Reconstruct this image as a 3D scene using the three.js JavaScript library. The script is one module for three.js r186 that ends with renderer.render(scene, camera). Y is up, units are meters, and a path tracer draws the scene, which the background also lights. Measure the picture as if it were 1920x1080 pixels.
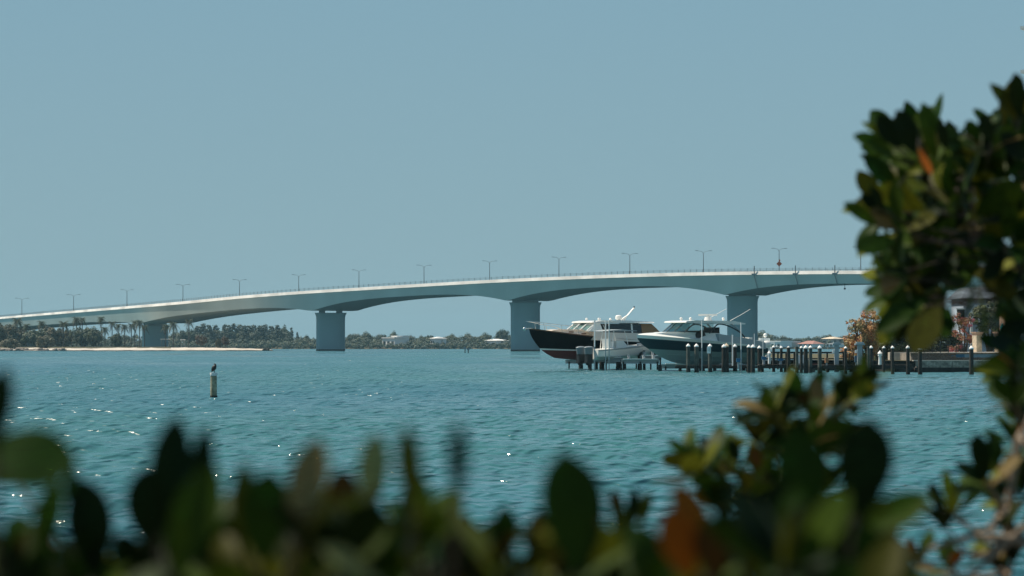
import * as THREE from 'three';
import { mergeGeometries } from 'three/addons/utils/BufferGeometryUtils.js';

// ---------------------------------------------------------------- camera, sky, sun, exposure
const F = 5950, HORIZON = 647, EYE = 2;            // focal length and horizon in pixels of the 1920 x 1080 photograph, eye height in metres
const scene = new THREE.Scene();
const camera = new THREE.PerspectiveCamera(2 * Math.atan(540 / F) * 180 / Math.PI, 16 / 9, 0.1, 12000);
const PITCH = Math.atan((HORIZON - 540) / F);
camera.position.set(0, EYE, 0);
camera.rotation.x = PITCH;
camera.focus = 240;
camera.userData.fStop = 9.8;
camera.updateMatrixWorld(true);

const SUN = new THREE.Vector3(-0.46, 0.86, -0.14).normalize();
{
  const W = 512, H = 256, d = new Float32Array(W * H * 4);
  const stops = [[-90, .20, .33, .40], [0, .272, .418, .474], [2, .262, .412, .474], [6.5, .226, .388, .482], [20, .17, .315, .44], [45, .11, .24, .38], [90, .075, .18, .32]];
  for (let j = 0; j < H; j++) {
    const el = ((j + .5) / H - .5) * 180;
    let k = 0; while (k < stops.length - 2 && el > stops[k + 1][0]) k++;
    const a = stops[k], b = stops[k + 1], t = THREE.MathUtils.clamp((el - a[0]) / (b[0] - a[0]), 0, 1);
    for (let i = 0; i < W; i++) {
      const p = (j * W + i) * 4;
      for (let c = 0; c < 3; c++) d[p + c] = (a[c + 1] + (b[c + 1] - a[c + 1]) * t) / 1.3;
      d[p + 3] = 1;
    }
  }
  const sky = new THREE.DataTexture(d, W, H, THREE.RGBAFormat, THREE.FloatType);
  sky.mapping = THREE.EquirectangularReflectionMapping;
  sky.magFilter = THREE.LinearFilter; sky.needsUpdate = true;
  scene.background = sky; scene.environment = sky;
}
const sun = new THREE.DirectionalLight(new THREE.Color().setRGB(1, .88, .72), 5);
sun.position.copy(SUN).multiplyScalar(900).add(new THREE.Vector3(0, 0, -600));
sun.target.position.set(0, 0, -600);
sun.castShadow = true; sun.shadow.radius = 1; sun.shadow.mapSize.set(4096, 4096);
Object.assign(sun.shadow.camera, { left: -500, right: 500, top: 800, bottom: -800, near: 1, far: 2500 });
scene.add(sun, sun.target);
const renderer = new THREE.WebGLRenderer({ antialias: true });
renderer.toneMapping = THREE.LinearToneMapping;
renderer.toneMappingExposure = 1.3;
renderer.shadowMap.enabled = true;
scene.fog = new THREE.FogExp2(new THREE.Color().setRGB(.45, .82, 1), 0.00008);

// ---------------------------------------------------------------- helpers
const V = (x, y, z) => new THREE.Vector3(x, y, z);
const clamp = THREE.MathUtils.clamp, lerp = THREE.MathUtils.lerp, smooth = THREE.MathUtils.smoothstep;
const rng = (seed) => () => { seed |= 0; seed = seed + 0x6D2B79F5 | 0; let t = Math.imul(seed ^ seed >>> 15, 1 | seed); t = t + Math.imul(t ^ t >>> 7, 61 | t) ^ t; return ((t ^ t >>> 14) >>> 0) / 4294967296; };
const R = rng(7);
// a point of the place that the photograph shows at that pixel, at a distance in metres
const CP = Math.cos(PITCH), SP = Math.sin(PITCH);
function at(px, py, dist) {
  const a = (px - 960) / F, b = (540 - py) / F, y = b * CP + SP, z = b * SP - CP, s = dist / -z;
  return V(a * s, EYE + y * s, -dist);
}
const onWater = (py) => EYE * F / (py - HORIZON);     // distance of the water seen at that row
const color = (r, g, b) => new THREE.Color().setRGB(r, g, b);
const taken = {};
function numbered(name) { const n = taken[name] = (taken[name] ?? -1) + 1; return n ? `${name}_${String(n).padStart(3, '0')}` : name; }
function tag(o, label, category, group, kind) {
  if (label) o.userData.label = label;
  if (category) o.userData.category = category;
  if (group) o.userData.group = group;
  if (kind) o.userData.kind = kind;
  return o;
}
function base(name, pos, label, category, group) {
  const o = new THREE.Group(); o.name = numbered(name);
  if (pos) o.position.copy(pos);
  scene.add(o); return tag(o, label, category, group);
}
function mesh(name, geo, m, parent = scene) {
  const o = new THREE.Mesh(geo, m); o.name = parent === scene ? numbered(name) : name;
  o.castShadow = o.receiveShadow = true; parent.add(o); return o;
}
const M4 = (x, y, z, rx = 0, ry = 0, rz = 0, s = 1) => new THREE.Matrix4().compose(V(x, y, z), new THREE.Quaternion().setFromEuler(new THREE.Euler(rx, ry, rz)), typeof s === 'number' ? V(s, s, s) : s);
function plain(g) { const o = g.index ? g.toNonIndexed() : g; for (const k of Object.keys(o.attributes)) if (!['position', 'normal', 'uv', 'color'].includes(k)) o.deleteAttribute(k); if (!o.attributes.uv) o.setAttribute('uv', new THREE.BufferAttribute(new Float32Array(o.attributes.position.count * 2), 2)); return o; }
const merged = (list) => mergeGeometries(list.map(plain));
const box = (w, h, d, x = 0, y = 0, z = 0, ry = 0, rx = 0, rz = 0) => new THREE.BoxGeometry(w, h, d).applyMatrix4(M4(x, y, z, rx, ry, rz));
const cyl = (r0, r1, h, x = 0, y = 0, z = 0, n = 12) => new THREE.CylinderGeometry(r1, r0, h, n).translate(x, y + h / 2, z);
function rod(a, b, r0, r1 = r0, n = 6) {
  const d = b.clone().sub(a), L = d.length(), q = new THREE.Quaternion().setFromUnitVectors(V(0, 1, 0), d.normalize());
  return new THREE.CylinderGeometry(r1, r0, L, n).applyMatrix4(new THREE.Matrix4().compose(a.clone().lerp(b, .5), q, V(1, 1, 1)));
}
function tube(pts, r0, r1 = r0, n = 6, seg = 10) {
  const c = new THREE.CatmullRomCurve3(pts), g = new THREE.TubeGeometry(c, seg, 1, n), p = g.attributes.position, w = n + 1;
  for (let i = 0; i <= seg; i++) { const o = c.getPointAt(i / seg), r = lerp(r0, r1, i / seg); for (let j = 0; j < w; j++) { const k = i * w + j, v = V(p.getX(k), p.getY(k), p.getZ(k)).sub(o).multiplyScalar(r).add(o); p.setXYZ(k, v.x, v.y, v.z); } }
  return g;
}
function quads(rows, closed = false) {                // a surface through rows of points
  const n = rows[0].length, pos = [], idx = [], uv = [];
  rows.forEach((r, i) => r.forEach((p, j) => { pos.push(p.x, p.y, p.z); uv.push(j / (n - 1), i / (rows.length - 1)); }));
  for (let i = 0; i < rows.length - 1; i++) for (let j = 0; j < n - 1; j++) { const a = i * n + j, b = a + 1, c = a + n, d = c + 1; idx.push(a, c, b, b, c, d); }
  const g = new THREE.BufferGeometry();
  g.setAttribute('position', new THREE.Float32BufferAttribute(pos, 3)); g.setAttribute('uv', new THREE.Float32BufferAttribute(uv, 2));
  g.setIndex(idx); g.computeVertexNormals(); return g;
}
// a solid with a side outline in x and y and a half width that follows the height and place
function profileSolid(pts, half) {
  const tri = THREE.ShapeUtils.triangulateShape(pts.map(([x, y]) => new THREE.Vector2(x, y)), []), pos = [];
  const w = (p, s) => [p[0], p[1], s * half(p[0], p[1])];
  for (const s of [-1, 1]) for (const t of tri) { const q = s > 0 ? t : [t[0], t[2], t[1]]; for (const k of q) pos.push(...w(pts[k], s)); }
  for (let i = 0; i < pts.length; i++) { const a = pts[i], b = pts[(i + 1) % pts.length]; pos.push(...w(a, -1), ...w(b, -1), ...w(b, 1), ...w(a, -1), ...w(b, 1), ...w(a, 1)); }
  const g = new THREE.BufferGeometry(); g.setAttribute('position', new THREE.Float32BufferAttribute(pos, 3)); g.computeVertexNormals(); return plain(g);
}
// tileable value noise
function noiseTile(size, cells, octaves, seed) {
  const out = new Float32Array(size * size); let amp = 1, sum = 0;
  for (let o = 0; o < octaves; o++, amp *= .5, cells *= 2) {
    const r = rng(seed + o * 31), g = Float32Array.from({ length: cells * cells }, r); sum += amp;
    for (let y = 0; y < size; y++) for (let x = 0; x < size; x++) {
      const u = x / size * cells, v = y / size * cells, i = Math.floor(u), j = Math.floor(v), a = u - i, b = v - j, s = a * a * (3 - 2 * a), t = b * b * (3 - 2 * b), i1 = (i + 1) % cells, j1 = (j + 1) % cells;
      out[y * size + x] += amp * lerp(lerp(g[j * cells + i], g[j * cells + i1], s), lerp(g[j1 * cells + i], g[j1 * cells + i1], s), t);
    }
  }
  return out.map((v) => v / sum);
}
function texture(size, fn, srgb = true) {
  const d = new Uint8Array(size * size * 4);
  for (let y = 0; y < size; y++) for (let x = 0; x < size; x++) { const c = fn(x, y), k = (y * size + x) * 4; for (let i = 0; i < 3; i++) d[k + i] = clamp(c[i], 0, 1) * 255; d[k + 3] = 255; }
  const t = new THREE.DataTexture(d, size, size); t.wrapS = t.wrapT = THREE.RepeatWrapping; t.magFilter = THREE.LinearFilter; t.minFilter = THREE.LinearFilter; if (srgb) t.colorSpace = THREE.SRGBColorSpace; t.needsUpdate = true; return t;
}
const grain = noiseTile(256, 8, 5, 11), grain2 = noiseTile(256, 4, 4, 91);
const mottle = (lo, hi) => texture(256, (x, y) => { const v = lo + (hi - lo) * clamp(grain[y * 256 + x] * 1.6 - .3, 0, 1); return [v, v, v]; });
const streaks = texture(256, (x, y) => { const s = grain2[x] * .7 + grain[y * 256 + x] * .3, v = .93 + .07 * clamp(s * 1.8 - .4, 0, 1); return [v, v, v]; });
const soft = mottle(.8, 1), rough = mottle(.55, 1);
const std = (r, g, b, rough_ = .7, more = {}) => new THREE.MeshStandardMaterial({ color: color(r, g, b), roughness: rough_, side: THREE.DoubleSide, ...more });
const phys = (r, g, b, rough_ = .4, more = {}) => new THREE.MeshPhysicalMaterial({ color: color(r, g, b), roughness: rough_, side: THREE.DoubleSide, ...more });
const boxUV = (g, s = 1) => { g = plain(g); const p = g.attributes.position, n = g.attributes.normal, u = g.attributes.uv; for (let i = 0; i < p.count; i++) { const ax = Math.abs(n.getX(i)), ay = Math.abs(n.getY(i)), az = Math.abs(n.getZ(i)); if (ay > ax && ay > az) u.setXY(i, p.getX(i) * s, p.getZ(i) * s); else if (ax > az) u.setXY(i, p.getZ(i) * s, p.getY(i) * s); else u.setXY(i, p.getX(i) * s, p.getY(i) * s); } return g; };
const M = {
  concrete: std(.44, .52, .50, .85, { map: streaks }), parapet: std(.74, .74, .71, .8, { map: soft }), soffit: std(.10, .145, .145, .9, { map: streaks }), pier: std(.26, .37, .40, .85, { map: streaks }),  // soffit: bridge concrete darkened, the shade under the girder put into its colour
  fouling: std(.03, .035, .03, .9, { map: rough }), steelGrey: std(.20, .23, .24, .5), asphalt: std(.06, .06, .06, .9),
  white: phys(.84, .84, .80, .3, { clearcoat: .4 }), cream: phys(.80, .66, .52, .35, { clearcoat: .4 }), blackHull: phys(.003, .004, .004, .3, { specularIntensity: .15 }), red: phys(.16, .03, .025, .5),
  teal: phys(.010, .042, .055, .25, { specularIntensity: .6 }), bottomGrey: phys(.26, .37, .35, .5), darkGlass: phys(.008, .012, .014, .08), glass: phys(.75, .85, .85, .03, { transmission: 1, thickness: 0, ior: 1.45 }), tint: phys(.35, .48, .48, .03, { transmission: 1, thickness: 0, ior: 1.5 }),
  teak: phys(.24, .11, .05, .5, { map: rough }), canvas: phys(.42, .22, .11, .9, { map: soft }), steel: std(.7, .72, .72, .25, { metalness: 1 }), engine: phys(.17, .2, .22, .4), black: std(.012, .013, .014, .5), greyCanvas: std(.3, .34, .36, .9),
  pile: std(.052, .048, .04, .95, { map: rough }), pileGrey: std(.14, .15, .13, .95, { map: rough }), capWhite: std(.84, .84, .82, .5), plank: std(.05, .04, .033, .9, { map: rough }), liftBlue: std(.07, .13, .2, .5), liftGrey: std(.33, .38, .4, .5), blue: std(.02, .14, .28, .5),
  stoneBlock: std(.44, .39, .33, .9, { map: rough }), seawall: std(.035, .033, .03, .95, { map: rough }), coping: std(.62, .57, .5, .8, { map: soft }), poolTile: std(.16, .30, .42, .35), creamStucco: std(.72, .60, .45, .85, { map: soft }), pinkStone: std(.50, .33, .24, .85, { map: soft }), tealCloth: std(.01, .28, .30, .9), iron: std(.015, .015, .016, .5),
  sand: std(.66, .60, .52, .95, { map: soft }), soil: std(.14, .11, .06, .95, { map: rough }), grass: std(.13, .12, .05, .95, { map: rough }), rock: std(.34, .29, .25, .95, { map: rough }), bark: std(.10, .085, .07, .95, { map: rough }), palmTrunk: std(.05, .047, .042, .95),
  houseWhite: std(.72, .72, .70, .8), roofRed: std(.33, .16, .13, .85), roofGrey: std(.2, .22, .24, .85), slate: std(.10, .13, .16, .8), orange: std(.55, .10, .02, .6), bird: std(.008, .009, .009, .6), guano: std(.7, .7, .68, .9),
  rope: std(.4, .38, .33, .9),
};

// ---------------------------------------------------------------- water
{
  // ripples: a bump tile and a normal tile of different size, over real waves
  const S = 1024, h = new Float32Array(S * S), r = rng(5), N = 90, L = 12;
  for (let k = 0; k < N; k++) {
    const lam = .16 * Math.pow(7, r()), th = (r() - .5) * 2.2 + 1.25;
    const kx = Math.round(L / lam * Math.cos(th)), ky = Math.round(L / lam * Math.sin(th)), ph = r() * 6.28, am = Math.pow(lam, .9);
    for (let y = 0; y < S; y++) for (let x = 0; x < S; x++) h[y * S + x] += am * Math.sin(6.28318 * (kx * x + ky * y) / S + ph);
  }
  let mn = 1e9, mx = -1e9; for (const v of h) { mn = Math.min(mn, v); mx = Math.max(mx, v); }
  const bump = texture(S, (x, y) => { const v = (h[y * S + x] - mn) / (mx - mn); return [v, v, v]; }, false);
  bump.repeat.set(1 / L, 1 / L);
  const big = noiseTile(512, 5, 5, 77);
  const tone = texture(512, (x, y) => { const v = clamp(big[y * 512 + x] * 2 - .5, 0, 1); return [.93 + .05 * v, .95 + .05 * v, .98 - .02 * v]; });
  tone.repeat.set(1 / 190, 1 / 330);
  const gust = noiseTile(1024, 6, 8, 177), rmap = texture(1024, (x, y) => { const v = clamp(gust[y * 1024 + x] * 2.4 - .7, 0, 1); return [0, .22 + .78 * v, 0]; }, false); rmap.repeat.set(1 / 75, 1 / 210);
  const water = new THREE.MeshPhysicalMaterial({ color: color(.043, .140, .168), roughness: .3, roughnessMap: rmap, ior: 1.333, map: tone, bumpMap: bump, bumpScale: .25 });
  const waves = []; const rw = rng(21);
  for (let k = 0; k < 72; k++) { const lam = .2 * Math.pow(22, Math.pow(rw(), 1.8)), th = (rw() - .5) * 1.7 + 1.45; waves.push({ lam, kx: 6.28318 / lam * Math.cos(th), kz: 6.28318 / lam * Math.sin(th), ph: rw() * 6.28, a: .0068 * Math.pow(lam, .5) }); }
  for (let k = 0; k < 14; k++) { const lam = 5 + 13 * rw(), th = (rw() - .5) * 1.6 + 1.45; waves.push({ lam, kx: 6.28318 / lam * Math.cos(th), kz: 6.28318 / lam * Math.sin(th), ph: rw() * 6.28, a: .0016 * lam }); }
  const ang = [], D = Math.PI / 180;
  for (let a = -78; a < -12; a += 3) ang.push(a * D);
  for (let i = 0; i <= 760; i++) ang.push((-12 + 24 * i / 760) * D);
  for (let a = 15; a <= 78; a += 3) ang.push(a * D);
  const rad = []; for (let q = 5; q < 26; q *= 1.06) rad.push(q);
  for (let q = 26; q < 420; q *= 1.003) rad.push(q);
  for (let q = 420; q < 1150; q *= 1.0045) rad.push(q);
  for (let q = 1150; q < 4200; q *= 1.06) rad.push(q); rad.push(4200);
  const n = ang.length, pos = new Float32Array(rad.length * n * 3), uv = new Float32Array(rad.length * n * 2), idx = [];
  rad.forEach((q, i) => {
    const dr = (rad[Math.min(i + 1, rad.length - 1)] - rad[Math.max(i - 1, 0)]) / 2 || 1;
    const use = waves.map((w) => w.a * clamp((w.lam / dr - 2) / 2, 0, 1));
    ang.forEach((a, j) => {
      const x = q * Math.sin(a), z = -q * Math.cos(a), k = i * n + j; let y = 0;
      if (Math.abs(a) < 12.1 * D) { const e = clamp((12 - Math.abs(a) / D) / 1, 0, 1); if (e > 0) for (let w = 0; w < waves.length; w++) if (use[w] > 0) y += e * use[w] * Math.sin(waves[w].kx * x + waves[w].kz * z + waves[w].ph); }
      pos[k * 3] = x; pos[k * 3 + 1] = y; pos[k * 3 + 2] = z; uv[k * 2] = x; uv[k * 2 + 1] = z;
    });
  });
  for (let i = 0; i < rad.length - 1; i++) for (let j = 0; j < n - 1; j++) { const a = i * n + j, b = a + 1, c = a + n, d = c + 1; idx.push(a, b, c, b, d, c); }
  const g = new THREE.BufferGeometry();
  g.setAttribute('position', new THREE.BufferAttribute(pos, 3)); g.setAttribute('uv', new THREE.BufferAttribute(uv, 2)); g.setIndex(idx); g.computeVertexNormals();
  tag(mesh('water', g, water), 'rippled blue green water of the bay', null, null, 'structure');
  console.log('water', rad.length, n);
}

// ---------------------------------------------------------------- the bridge
const lampSpots = [];
let bridgeEdge;
{
  // plan of the near edge of the deck: distance as a function of the pixel column, straight on the right, bending away on the left
  const Z = new Map(), X0 = 945; let zz = 1012;
  const slope = (x) => Math.tan(lerp(43.5, 73, smooth(660 - x, 0, 460)) * Math.PI / 180);
  Z.set(X0, zz);
  for (let x = X0; x > -420; x--) { const m = -slope(x), u = x - 960, dX = -zz / (F - u * m); zz += m * dX; Z.set(x - 1, zz); }
  zz = 1012; for (let x = X0; x < 2700; x++) { const m = -slope(x), u = x - 960, dX = zz / (F - u * m); zz += m * dX; Z.set(x + 1, zz); }
  const dist = (x) => { const a = Math.floor(x); return lerp(Z.get(a), Z.get(a + 1), x - a); };
  const top = [[-420, 628], [-200, 610], [0, 593.5], [138, 581.4], [238, 573], [343, 563.8], [449, 553.5], [560, 545], [673, 538], [795, 530.5], [918, 523.5], [1048, 517.5], [1181, 512.5], [1320, 509], [1461, 507], [1600, 506], [1750, 507], [2000, 511], [2300, 520], [2700, 536]];
  const topY = (x) => {                               // a smooth curve through the rows of the parapet
    let k = 0; while (k < top.length - 2 && x > top[k + 1][0]) k++;
    const P = (i) => top[clamp(i, 0, top.length - 1)], t = (x - P(k)[0]) / (P(k + 1)[0] - P(k)[0]);
    const s = (i) => (P(i + 1)[1] - P(i - 1)[1]) / (P(i + 1)[0] - P(i - 1)[0]), dx = P(k + 1)[0] - P(k)[0], m0 = s(k) * dx, m1 = s(k + 1) * dx;
    return (2 * t ** 3 - 3 * t * t + 1) * P(k)[1] + (t ** 3 - 2 * t * t + t) * m0 + (-2 * t ** 3 + 3 * t * t) * P(k + 1)[1] + (t ** 3 - t * t) * m1;
  };
  const piers = [-330, -45, 252, 575, 942, 1350, 1826, 2390];
  const depth = (x) => { let k = 0; while (k < piers.length - 2 && x > piers[k + 1]) k++; let s = clamp((x - piers[k]) / (piers[k + 1] - piers[k]), 0, 1); const Za = dist(piers[k]), Zb = dist(piers[k + 1]); s = s * Zb / (s * Zb + (1 - s) * Za); s = (x - piers[k]) / (piers[k + 1] - piers[k]); const e = Math.abs(2 * s - 1); const mid = x < 252 ? 4.2 : x < 575 ? 3.6 : 2.75; return mid + (5.9 - mid) * Math.pow(e, 3); };
  const edge = (x) => at(x, topY(x), dist(x));
  const inward = (x) => { const a = edge(x - 2), b = edge(x + 2), d = V(b.x - a.x, 0, b.z - a.z).normalize(); return V(-d.z * -1, 0, -d.x).setY(0); };   // away from the camera, across the deck
  const across = (x) => { const a = edge(x - 2), b = edge(x + 2); const d = V(b.x - a.x, 0, b.z - a.z).normalize(); const n = V(d.z, 0, -d.x); return n.z < 0 ? n : n.negate(); };
  bridgeEdge = { edge, across, dist };
  const W = 24, PH = 1.2, LEAN = .32;
  const section = (x, list) => { const e = edge(x), n = across(x); return list(depth(x)).map(([o, y]) => V(e.x + n.x * o, e.y + y, e.z + n.z * o)); };
  const cols = []; for (let x = -410; x <= 2600; x += 10) cols.push(x);
  const strip = (list) => { const g = quads(cols.map((x) => section(x, list))); const uv = g.attributes.uv, p = g.attributes.position; for (let i = 0; i < uv.count; i++) uv.setXY(i, p.getX(i) / 26, p.getY(i) / 26); return g; };
  const bridge = base('bridge', V(0, 0, 0), 'long grey concrete box girder bridge arching over the bay', 'bridge');
  const hard = (lists) => mergeGeometries(lists.map((l) => plain(strip(l))));
  const gi = .25;
  mesh('girder', hard([
    (d) => [[gi, -PH - .02], [gi + d * LEAN, -PH - d]],
    (d) => [[W - gi - d * LEAN, -PH - d], [W - gi, -PH - .02]],
    () => [[W - gi, -PH - .02], [W, -PH]], () => [[0, -PH], [gi, -PH - .02]],
  ]), M.concrete, bridge);
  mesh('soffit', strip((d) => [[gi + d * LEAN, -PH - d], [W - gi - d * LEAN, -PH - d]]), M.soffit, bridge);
  mesh('road_deck', strip(() => [[.56, -PH + .12], [W - .56, -PH + .12]]), M.asphalt, bridge);
  for (const [o, q] of [[0, 1], [W, -1]]) mesh('parapet', hard([
    () => [[o, -PH], [o + q * .36, -.2]], () => [[o + q * .36, -.2], [o + q * .52, -.2]], () => [[o + q * .52, -.2], [o + q * .6, -PH]], () => [[o + q * .6, -PH], [o, -PH]],
  ]), M.parapet, bridge);
  // railing on both parapets: posts and two rails, each post a few pixels tall
  for (const o of [.44, W - .44]) {
    const list = [];
    for (const y of [.55, .2]) list.push(strip(() => [[o - .03, y - .04], [o - .03, y + .04]]), strip(() => [[o - .03, y + .04], [o + .03, y + .04]]));
    let last = null;
    for (let x = -400; x < 2500; x += .5) { const p = edge(x); if (last && p.distanceTo(last) < 2.4) continue; last = p; const n = across(x); list.push(box(.13, 1.0, .13, p.x + n.x * o, p.y + .25, p.z + n.z * o)); }
    tag(mesh('railing', merged(list), M.steelGrey, bridge), null, null, null, 'stuff');
  }
  // piers: rounded shafts that flare at the top
  const pierShape = (w, l, h, flare) => {
    const rows = []; const N = 40;
    const levels = [[-2.5, 1], [0, 1], [h * .4, 1], [h - 2.6, 1]]; for (let k = 1; k <= 8; k++) { const t = k / 8; levels.push([h - 2.6 + 2.45 * t, 1 + flare * t ** 3]); } levels.push([h, 1 + flare]);
    for (const [y, s] of levels) { const r = []; for (let i = 0; i <= N; i++) { const a = i / N * 2 * Math.PI, c = Math.cos(a), q = Math.sin(a), e = .55; r.push(V(Math.sign(c) * Math.abs(c) ** e * w / 2 * s, y, Math.sign(q) * Math.abs(q) ** e * l / 2 * (1 + (s - 1) * .6))); } rows.push(r); }
    rows.push(rows[rows.length - 1].map(() => V(0, h, 0)));
    const g = quads(rows), p = g.attributes.position, uv = g.attributes.uv; for (let i = 0; i < p.count; i++) uv.setXY(i, uv.getX(i) * 2, p.getY(i) / 20); return g;
  };
  const spec = [[null, 1], [-10, 608, 26], [291, 610.5, 48], [620, 586.5, 54], [985, 567, 55], [1392, 555, 57], [1866, 556, 60]];
  for (const [cx, ty, wpx] of spec) {
    if (cx === null) continue;
    let x = cx - 40, n; for (let k = 0; k < 30; k++) { const e = edge(x); n = across(x); const p = e.clone().addScaledVector(n, W / 2); const px = 960 + p.x / -p.z * F; x += cx - px; }
    const p = edge(x).addScaledVector(n, W / 2), dz = -p.z, topH = EYE + (HORIZON - ty) / F * dz, soffit = edge(x).y - PH - depth(x);
    const w = wpx / F * dz, g = new THREE.Group();
    const pier = mesh('pier', pierShape(w, 4.6, topH, .11), M.pier, bridge);
    pier.position.set(p.x, 0, p.z); pier.rotation.y = Math.atan2(p.x, dz) * -1 + .0;
    mesh('tide_band', pierShape(w + .12, 4.72, .75, 0).translate(0, -.2, 0), M.fouling, pier);
    const gap = soffit - topH + .35;
    if (cx === 620) for (const s of [-1, 1]) mesh('bearing', merged([box(w * .22, gap, 2, s * w * .3, topH + gap / 2 - .1, 0)]), M.pier, pier);
    else mesh('bearing', box(w * .9, gap, 3.4, 0, topH + gap / 2 - .1, 0), M.pier, pier);
  }
  // drain pipes and joints on the right hand spans, and navigation lights hung under them
  for (const x of [1415, 1492, 1566]) {
    const e = edge(x), n = across(x), d = depth(x), q = (o, y) => V(e.x + n.x * o, e.y + y, e.z + n.z * o);
    mesh('drain_pipe', merged([rod(q(-.18, 1.4), q(-.18, -PH - .4), .17), rod(q(-.18, -PH - .4), q(gi + d * LEAN - .25, -PH - d), .14), box(1.6, .5, .5, q(-.2, 0).x, q(0, -PH + .1).y, q(-.2, 0).z)]), M.steelGrey, bridge);
  }
  for (const x of [1572, 1643]) {
    const e = edge(x), n = across(x), y0 = e.y - PH - depth(x);
    const l = mesh('navigation_light', merged([cyl(.07, .07, 1.5, e.x + n.x * 3, y0 - 1.5, e.z + n.z * 3), cyl(.28, .28, .5, e.x + n.x * 3, y0 - 1.7, e.z + n.z * 3)]), M.black, bridge);
  }
  // street lamps along the middle of the deck
  const lampGeo = () => {
    const H = 9.4, arms = [], heads = [];
    for (const s of [-1, 1]) { arms.push(tube([V(0, H - 1.1, 0), V(s * .25, H - .4, 0), V(s * .9, H, 0), V(s * 2.2, H + .22, 0)], .075, .06, 6, 8)); heads.push([s * 2.7, H + .24]); }
    return { pole: merged([cyl(.2, .12, H - 1, 0, 0, 0, 8), cyl(.3, .3, .5, 0, 0, 0, 8)]), arms, heads };
  };
  const LG = lampGeo(), hd = box(1.1, .16, .4);
  const lampX = [41, 138, 238, 343, 449, 560, 673, 795, 918, 1048, 1181, 1319, 1461, 1614], lampTop = [559, 552, 543, 533, 524, 515, 506, 497, 489, 482, 475, 470, 465.5, 463];
  const words = ['first', 'second', 'third', 'fourth', 'fifth', 'sixth', 'seventh', 'eighth', 'ninth', 'tenth', 'eleventh', 'twelfth', 'thirteenth', 'fourteenth'];
  lampX.forEach((cx, i) => {
    let x = cx, p; for (let k = 0; k < 30; k++) { p = edge(x).addScaledVector(across(x), 10); x += cx - (960 + p.x / -p.z * F); }
    const y0 = p.y - PH + .12, y1 = EYE + (HORIZON - lampTop[i]) / F * -p.z, s = (y1 - y0) / 9.65;
    const o = base('street_lamp', V(p.x, y0, p.z), i === 12 ? 'street lamp on the bridge with an orange warning sign on its pole' : i === 13 ? 'street lamp on the bridge half hidden by the near leaves, last on the right' : `grey double arm street lamp on the bridge, ${words[i]} from the left`, 'street lamp', 'lamps along the bridge');
    o.scale.setScalar(s); const n = across(x); o.rotation.y = .35 + (R() - .5) * .5;
    mesh('pole', LG.pole, M.steelGrey, o);
    for (const a of LG.arms) mesh('arm', a, M.steelGrey, o);
    for (const [hx, hy] of LG.heads) mesh('lamp_head', hd.clone().translate(hx, hy, 0), M.steelGrey, o);
    if (i === 12) {
      const sg = base('warning_sign', V(p.x, y0, p.z), 'orange diamond warning sign on a bridge lamp pole', 'sign');
      mesh('panel', box(1.2, 1.2, .06, 0, 3.3, .3, 0, 0, Math.PI / 4), M.orange, sg); mesh('bracket', merged([box(.1, 1.4, .1, 0, 3.3, .21), box(.1, .1, .3, 0, 3.6, .1), box(.1, .1, .3, 0, 3.0, .1), box(.5, .5, .05, .1, 4.3, .2)]), M.orange, sg);
    }
  });
}

// ---------------------------------------------------------------- vegetation builders
// a crown of small leaf faces gathered in clumps, with gaps; colours vary from clump to clump and from leaf to leaf
function crown(seed, { clumps, size, per, leaf, palette, drop = 0 }) {
  const r = rng(seed), pos = [], col = [], nor = [], c = new THREE.Color();
  for (const [cx, cy, cz, cr] of clumps) {
    const tintBase = palette[Math.floor(r() * palette.length)], n = Math.round(per * cr * cr / (size * size));
    for (let i = 0; i < n; i++) {
      const d = V(r() * 2 - 1, r() * 2 - 1, r() * 2 - 1); if (d.lengthSq() > 1 || d.lengthSq() < .02) { i--; continue; }
      const q = d.clone().normalize().multiplyScalar(cr * (.35 + .65 * Math.pow(r(), .5))), s = leaf * (.6 + .8 * r());
      const p = V(cx + q.x, cy + q.y * .85, cz + q.z), nn = q.clone().normalize().add(V(r() - .5, r() - .2, r() - .5).multiplyScalar(1.4)).normalize();
      const t = V(r() - .5, r() - .5 - drop, r() - .5).cross(nn).normalize(), b = nn.clone().cross(t);
      const P = (u, v) => p.clone().addScaledVector(t, u * s).addScaledVector(b, v * s);
      const k = [P(-.5, 0), P(0, -.32), P(.55, 0), P(0, .32)], pick = r() < .7 ? tintBase : palette[Math.floor(r() * palette.length)], l = .7 + .6 * r();
      for (const v of [k[0], k[1], k[2], k[0], k[2], k[3]]) { pos.push(v.x, v.y, v.z); col.push(pick[0] * l, pick[1] * l, pick[2] * l); nor.push(nn.x, nn.y, nn.z); }
    }
  }
  const g = new THREE.BufferGeometry(); g.setAttribute('position', new THREE.Float32BufferAttribute(pos, 3)); g.setAttribute('normal', new THREE.Float32BufferAttribute(nor, 3)); g.setAttribute('color', new THREE.Float32BufferAttribute(col, 3)); return g;
}
const leafMat = new THREE.MeshPhysicalMaterial({ color: 0xffffff, vertexColors: true, roughness: .8, side: THREE.DoubleSide, transmission: .3, thickness: 0 });
function clumpSet(seed, n, rx, ry, rz, y0, cr) {     // clumps spread through a rounded volume
  const r = rng(seed), out = [];
  for (let i = 0; i < n; i++) { const a = r() * 6.283, e = Math.pow(r(), .6), u = r() * 2 - 1, w = Math.sqrt(1 - u * u); out.push([rx * w * Math.cos(a) * e, y0 + ry * u * e * .9 + ry, rz * w * Math.sin(a) * e, cr * (.6 + .7 * r())]); }
  return out;
}
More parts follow.
